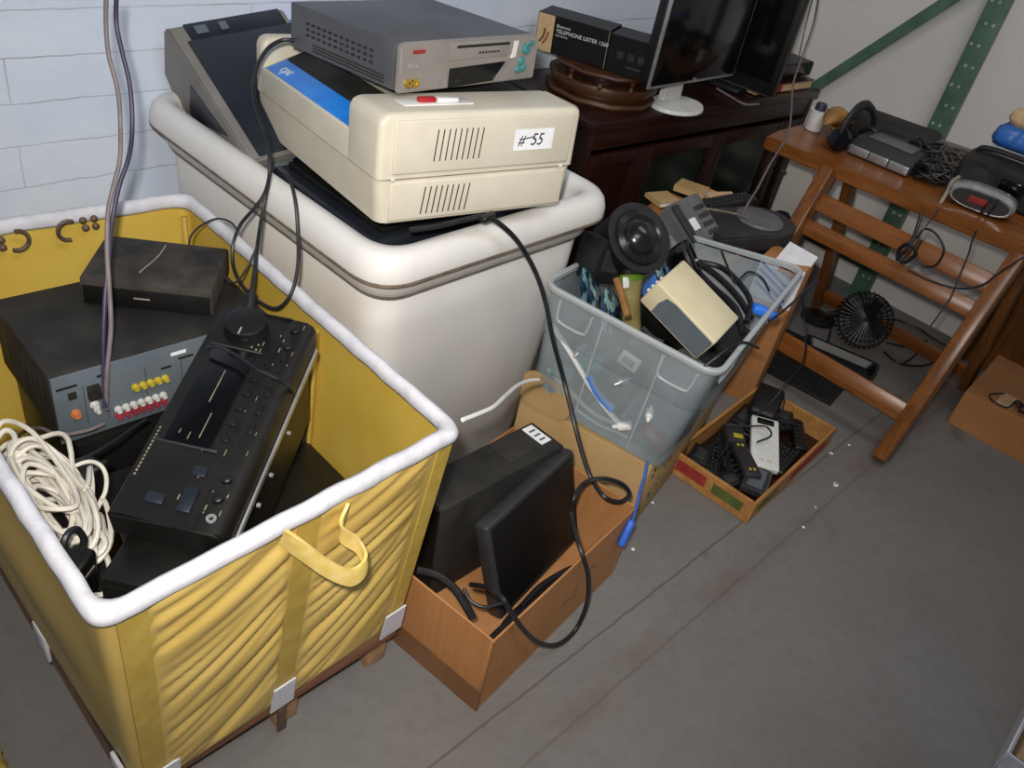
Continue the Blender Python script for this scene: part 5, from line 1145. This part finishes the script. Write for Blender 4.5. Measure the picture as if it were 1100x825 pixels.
cable('cable_bunch', [(2.7150, 0.7202, 0.7146), (2.7000, 0.7083, 0.6786), (2.6900, 0.7003, 0.6394), (2.6800, 0.6998, 0.6025), (2.6800, 0.7099, 0.5707), (2.6800, 0.6866, 0.5625), (2.6800, 0.6694, 0.6047), (2.6800, 0.7025, 0.6209), (2.6850, 0.7217, 0.5903), (2.6850, 0.7111, 0.5553)], .006, 'cable_black', 'dark bunch of leads knotted on the table rails under the desk machine')
cable('black_cable', [(2.7200, 0.5544, 0.7325), (2.7150, 0.5481, 0.6960), (2.7100, 0.5381, 0.6576), (2.6900, 0.5259, 0.5912), (2.6600, 0.5123, 0.5407), (2.6200, 0.5088, 0.4940), (2.5800, 0.5059, 0.4607)], .0028, 'cable_black', 'thin black lead hanging from the table edge past both rails')
cable('black_cable', [(2.6700, 0.6659, 0.5489), (2.6650, 0.5870, 0.5519), (2.6650, 0.5052, 0.5697), (2.6650, 0.4536, 0.6110), (2.6800, 0.4302, 0.6641), (2.7000, 0.4002, 0.7244)], .003, 'cable_black', 'thin black lead strung along the lower table rail to the right leg')
for i, px in enumerate(((870, 178), (874, 180))):
    pass
cable('hanging_cable', [(2.8000, 1.1429, 0.6806), (2.8000, 1.1166, 0.6300), (2.8000, 1.1039, 0.5761), (2.7900, 1.0727, 0.5355)], .003, 'cable_grey', 'thin grey wires hanging behind the left table leg')

# ------------------------------------------------------------------ floor under the table
t = thing('rubber_mat', 'black rubber mat lying flat under the front rail of the table', 'mat', (2.79, .86, 0.0005), (0, 0, 8))
bm = BM(); box(bm, (0, 0, .006), (.36, .32, .012), .003); obj('mat_body', bm, 'rubber', t)
bm = BM()
for k in range(9): box(bm, (-.15 + .0375 * k, 0, .0128), (.008, .29, .002))
obj('ribs', bm, 'black', t)
fa = thing('desk_fan', 'round black desk fan lying on its side under the table', 'fan', (3.13, .84, .002), (0, 0, 10))
ax = Vector((-.75, -.35, .55)).normalized()
bm = BM(); lathe(bm, [(.02, -.05), (.04, -.03), (.05, 0), (.045, .01), (.0005, .012)], (.02, .01, .11), -ax, 24); obj('motor', bm, 'black', fa)
q = Vector((0, 0, 1)).rotation_difference(ax).to_matrix()
bm = BM()
for r in (.03, .06, .085, .105):
    rp = [Vector((0, 0, .11)) + q @ Vector((r * math.cos(2 * PI * k / 24), r * math.sin(2 * PI * k / 24), .03 - r * .1)) for k in range(25)]; tube(bm, rp, .0035, 5, 1)
for k in range(36):
    a = 2 * PI * k / 36; tube(bm, [Vector((0, 0, .11)) + q @ Vector((.01 * math.cos(a), .01 * math.sin(a), .032)), Vector((0, 0, .11)) + q @ Vector((.106 * math.cos(a), .106 * math.sin(a), .018)), Vector((0, 0, .11)) + q @ Vector((.108 * math.cos(a), .108 * math.sin(a), -.02))], .0028, 5, 2)
obj('cage', bm, 'black', fa)
for k in range(4):
    bm = BM(); a = PI / 2 * k; vs = box(bm, (.055, 0, 0), (.08, .055, .004), .002, 1, (24, 0, 0)); bmesh.ops.transform(bm, matrix=Matrix.Translation((0, 0, .11)) @ q.to_4x4() @ Matrix.Rotation(a, 4, 'Z'), verts=bm.verts); obj('blade', bm, 'rubber', fa)
bm = BM(); tube(bm, [(.05, .03, .09), (.09, .08, .06), (.08, .14, .03)], .014, 8); obj('neck', bm, 'black', fa)
bm = BM(); lathe(bm, [(.07, 0), (.07, .012), (.03, .022), (.0005, .024)], (.06, .17, .0), (0, 0, 1), 24); obj('foot', bm, 'black', fa)
t = thing('black_shoe_box', 'flat black tray on the floor between fan and front rail of the table', 'tray', (2.90, .80, .014), (0, 0, -75))
bm = BM(); loft(bm, [(rect(.24, .10), .02, 0), (rect(.28, .13), .025, .03), (rect(.27, .12), .022, .03), (rect(.235, .095), .018, .004)], cap1=True); obj('body', bm, 'black', t)
bm = BM(); loft(bm, [(rect(.282, .132), .025, .026), (rect(.292, .142), .028, .028), (rect(.292, .142), .028, .032), (rect(.27, .12), .022, .032)], cap0=False); obj('lip', bm, 'black', t)
for i, (pts, lab) in enumerate([
    ([(3.1258, 0.9280, 0.1000), (3.2777, 0.8547, 0.0500), (3.4845, 0.8263, 0.0100), (3.5281, 0.7367, 0.0060), (3.5118, 0.6669, 0.0060), (3.5085, 0.5917, 0.0060)], 'black lead running along the floor from the fan towards the right table leg'),
    ([(3.1886, 0.7292, 0.0060), (3.1637, 0.6575, 0.0060), (3.2393, 0.5922, 0.0060), (3.3340, 0.5729, 0.0060)], 'black lead looped on the floor right of the fan'),
    ([(3.2679, 0.7580, 0.0060), (3.3312, 0.6922, 0.0060), (3.4592, 0.6655, 0.0060), (3.3126, 0.6436, 0.0060), (3.1615, 0.6446, 0.0060)], 'black lead crossing itself on the floor behind the right table leg'),
    ([(3.1109, 1.0515, 0.0200), (3.1447, 1.0024, 0.0060), (3.1429, 0.9492, 0.0060), (2.9913, 0.8851, 0.0060)], 'black lead on the floor left of the fan')]):
    cable('black_cable', pts, .004, 'cable_black', lab)

# ------------------------------------------------------------------ cardboard box and board at far right
t = open_box('shallow_carton', 'low brown carton right of the table with a coil of wire on it', (3.17, .215, 0), 3, .40, .34, .14)
bm = BM(); box(bm, (0, 0, .138), (.392, .332, .004)); obj('lid_flap', bm, 'card', t)
bm = BM(); box(bm, (-.12, .05, .1412), (.10, .05, .001)); obj('paper_label', bm, 'card_edge', t)
r7 = random.Random(4)
pts = [(3.03 + .035 * math.cos(k * .8) * r7.uniform(.5, 1.2), .18 + .05 * math.sin(k * .8) * r7.uniform(.5, 1.2), .15 + .012 * r7.random()) for k in range(26)] + [(2.99, .24, .148), (2.985, .29, .146), (3.02, .31, .146), (3.08, .28, .146)]
bm = BM(); tube(bm, pts, .003, 6, 5); solo('wire_coil', bm, 'cable_black', 'tangled coil of thin black wire lying on the low carton at the right edge', 'wire')
t = thing('particle_board', 'orange-brown board leaning on the wall behind the low carton at the right edge', 'board', (3.50, .34, 0.0), (0, 9, 0))
bm = BM(); box(bm, (0, 0, .26), (.03, .42, .52), .003); obj('panel', bm, 'orange_wood_z', t)
bm = BM(); box(bm, (-.001, 0, .523), (.034, .424, .008), .002); obj('edge_strip', bm, 'mid_wood', t)
# low tray at bottom right of the picture
t = open_box('book_tray', 'low whitish cardboard tray of books at the lower right corner of the floor', (2.02, -.405, 0), 1.5, .66, .34, .065, 'canvas')
bm = BM(); box(bm, (-.02, .135, .05), (.6, .03, .09), .002); obj('divider', bm, 'card_edge', t)
for i, (x, m, lab) in enumerate(((-.20, 'card_edge', 'cream book spine-up in the low tray at the lower right'), (-.10, 'crate_red', 'red book spine-up in the low tray at the lower right'))):
    b_ = thing('paperback', lab, 'book', (2.02 + x, -.43, .006), (0, 0, 1.5))
    bm = BM(); box(bm, (0, 0, .05), (.07, .17, .094)); obj('pages', bm, 'paper', b_)
    bm = BM(); box(bm, (-.036, 0, .05), (.003, .175, .10)); box(bm, (.036, 0, .05), (.003, .175, .10)); box(bm, (0, 0, .0985), (.075, .175, .003)); obj('cover', bm, m, b_)
# floor debris
for i, (p, s, lab) in enumerate([((2.2590, 0.4559, 0.0000), .012, 'largest white chip on the floor, out in front of the table leg'), ((2.4905, 0.5284, 0.0000), .006, 'small white chip near the right corner of the fruit crate'), ((2.3919, 0.5430, 0.0000), .008, 'white flake beside the crate right corner, nearest to it'), ((1.9964, 0.4247, 0.0000), .006, 'tiny white flake on the floor seam below the big chip'), ((1.6883, 0.7498, 0.0000), .006, 'tiny pale flake beside the tan carton foot'), ((1.4999, 0.6701, 0.0000), .007, 'tiny pale flake just under the blue plug'), ((2.1056, 0.4446, 0.0000), .004, 'smallest pale speck on the floor between chip and seam')]):
    s *= .75; bm = BM(); lathe(bm, [(s, 0), (s * 1.05, s * .2), (s * .6, s * .45), (.0003, s * .5)], p, (0, 0, 1), 7)
    for v in bm.verts: v.co.x += rnd.uniform(-.3, .3) * s; v.co.y += rnd.uniform(-.3, .3) * s
    solo('paint_chip', bm, 'paper', lab, 'debris', 'paint chips on the floor')
bm = BM()
loft(bm, [(rect(.10, .12, .045, 1.045), .03, .001), (rect(.11, .13, .045, 1.045), .035, .014), (rect(.07, .08, .045, 1.045), .025, .028)], 5, (6, 6, 6, 6), cap1=True)
for v in bm.verts: v.co += Vector((rnd.uniform(-.006, .006), rnd.uniform(-.006, .006), 0))
solo('cleaning_rag', bm, 'yellow_dark', 'small crumpled yellow rag on the floor at the lower left corner', 'rag', ang=80)

# ------------------------------------------------------------------ light
def area(name, loc, aim, sx, sy, power, col):
    l = bpy.data.lights.new(name, 'AREA'); l.shape = 'RECTANGLE'; l.size = sx; l.size_y = sy; l.energy = power; l.color = col
    o = bpy.data.objects.new(name, l); C.objects.link(o); o.location = loc
    o.rotation_euler = (Vector(aim) - Vector(loc)).to_track_quat('-Z', 'Y').to_euler(); return o
area('ceiling_tube', (.45, -.2, 2.7), (1.0, .9, 0), 1.2, .5, 18, (.84, .92, 1))
area('right_wall_fill', (2.3, .3, 2.75), (3.62, .95, .9), 1.2, .3, 12, (1, .92, .84))  # unseen fill light, added to brighten the right wall
def spot(name, loc, aim, power, ang, blend, size, col):
    l = bpy.data.lights.new(name, 'SPOT'); l.energy = power; l.spot_size = D(ang); l.spot_blend = blend; l.shadow_soft_size = size; l.color = col
    o = bpy.data.objects.new(name, l); C.objects.link(o); o.location = loc
    o.rotation_euler = (Vector(aim) - Vector(loc)).to_track_quat('-Z', 'Y').to_euler(); return o
spot('camera_flash', (-.03, .05, 1.68), (1.15, 1.2, .6), 128, 98, 1, .03, (1, .94, .86))
w_ = bpy.data.worlds.new('World'); bpy.context.scene.world = w_; w_.use_nodes = True
w_.node_tree.nodes['Background'].inputs[0].default_value = (.62, .72, .9, 1); w_.node_tree.nodes['Background'].inputs[1].default_value = .10

# ------------------------------------------------------------------ camera
cam = bpy.data.cameras.new('camera'); co = bpy.data.objects.new('camera', cam); C.objects.link(co)
R3 = ((0.70732, -0.68486, 0.1751), (0.31436, 0.52662, 0.78984), (0.63314, 0.50362, -0.58779))
mw = Matrix((R3[0], R3[1], tuple(-x for x in R3[2]))).transposed().to_4x4(); mw.translation = (0, 0, 1.6)
co.matrix_world = mw; cam.sensor_width = 36; cam.lens = 900 * 36 / 1100; cam.clip_start = .05
S = bpy.context.scene; S.camera = co
S.view_settings.view_transform = 'Standard'; S.view_settings.look = 'None'; S.view_settings.exposure = 0; S.view_settings.gamma = 1; S.view_settings.use_curve_mapping = False
S.cycles.max_bounces = 8; S.cycles.transparent_max_bounces = 16
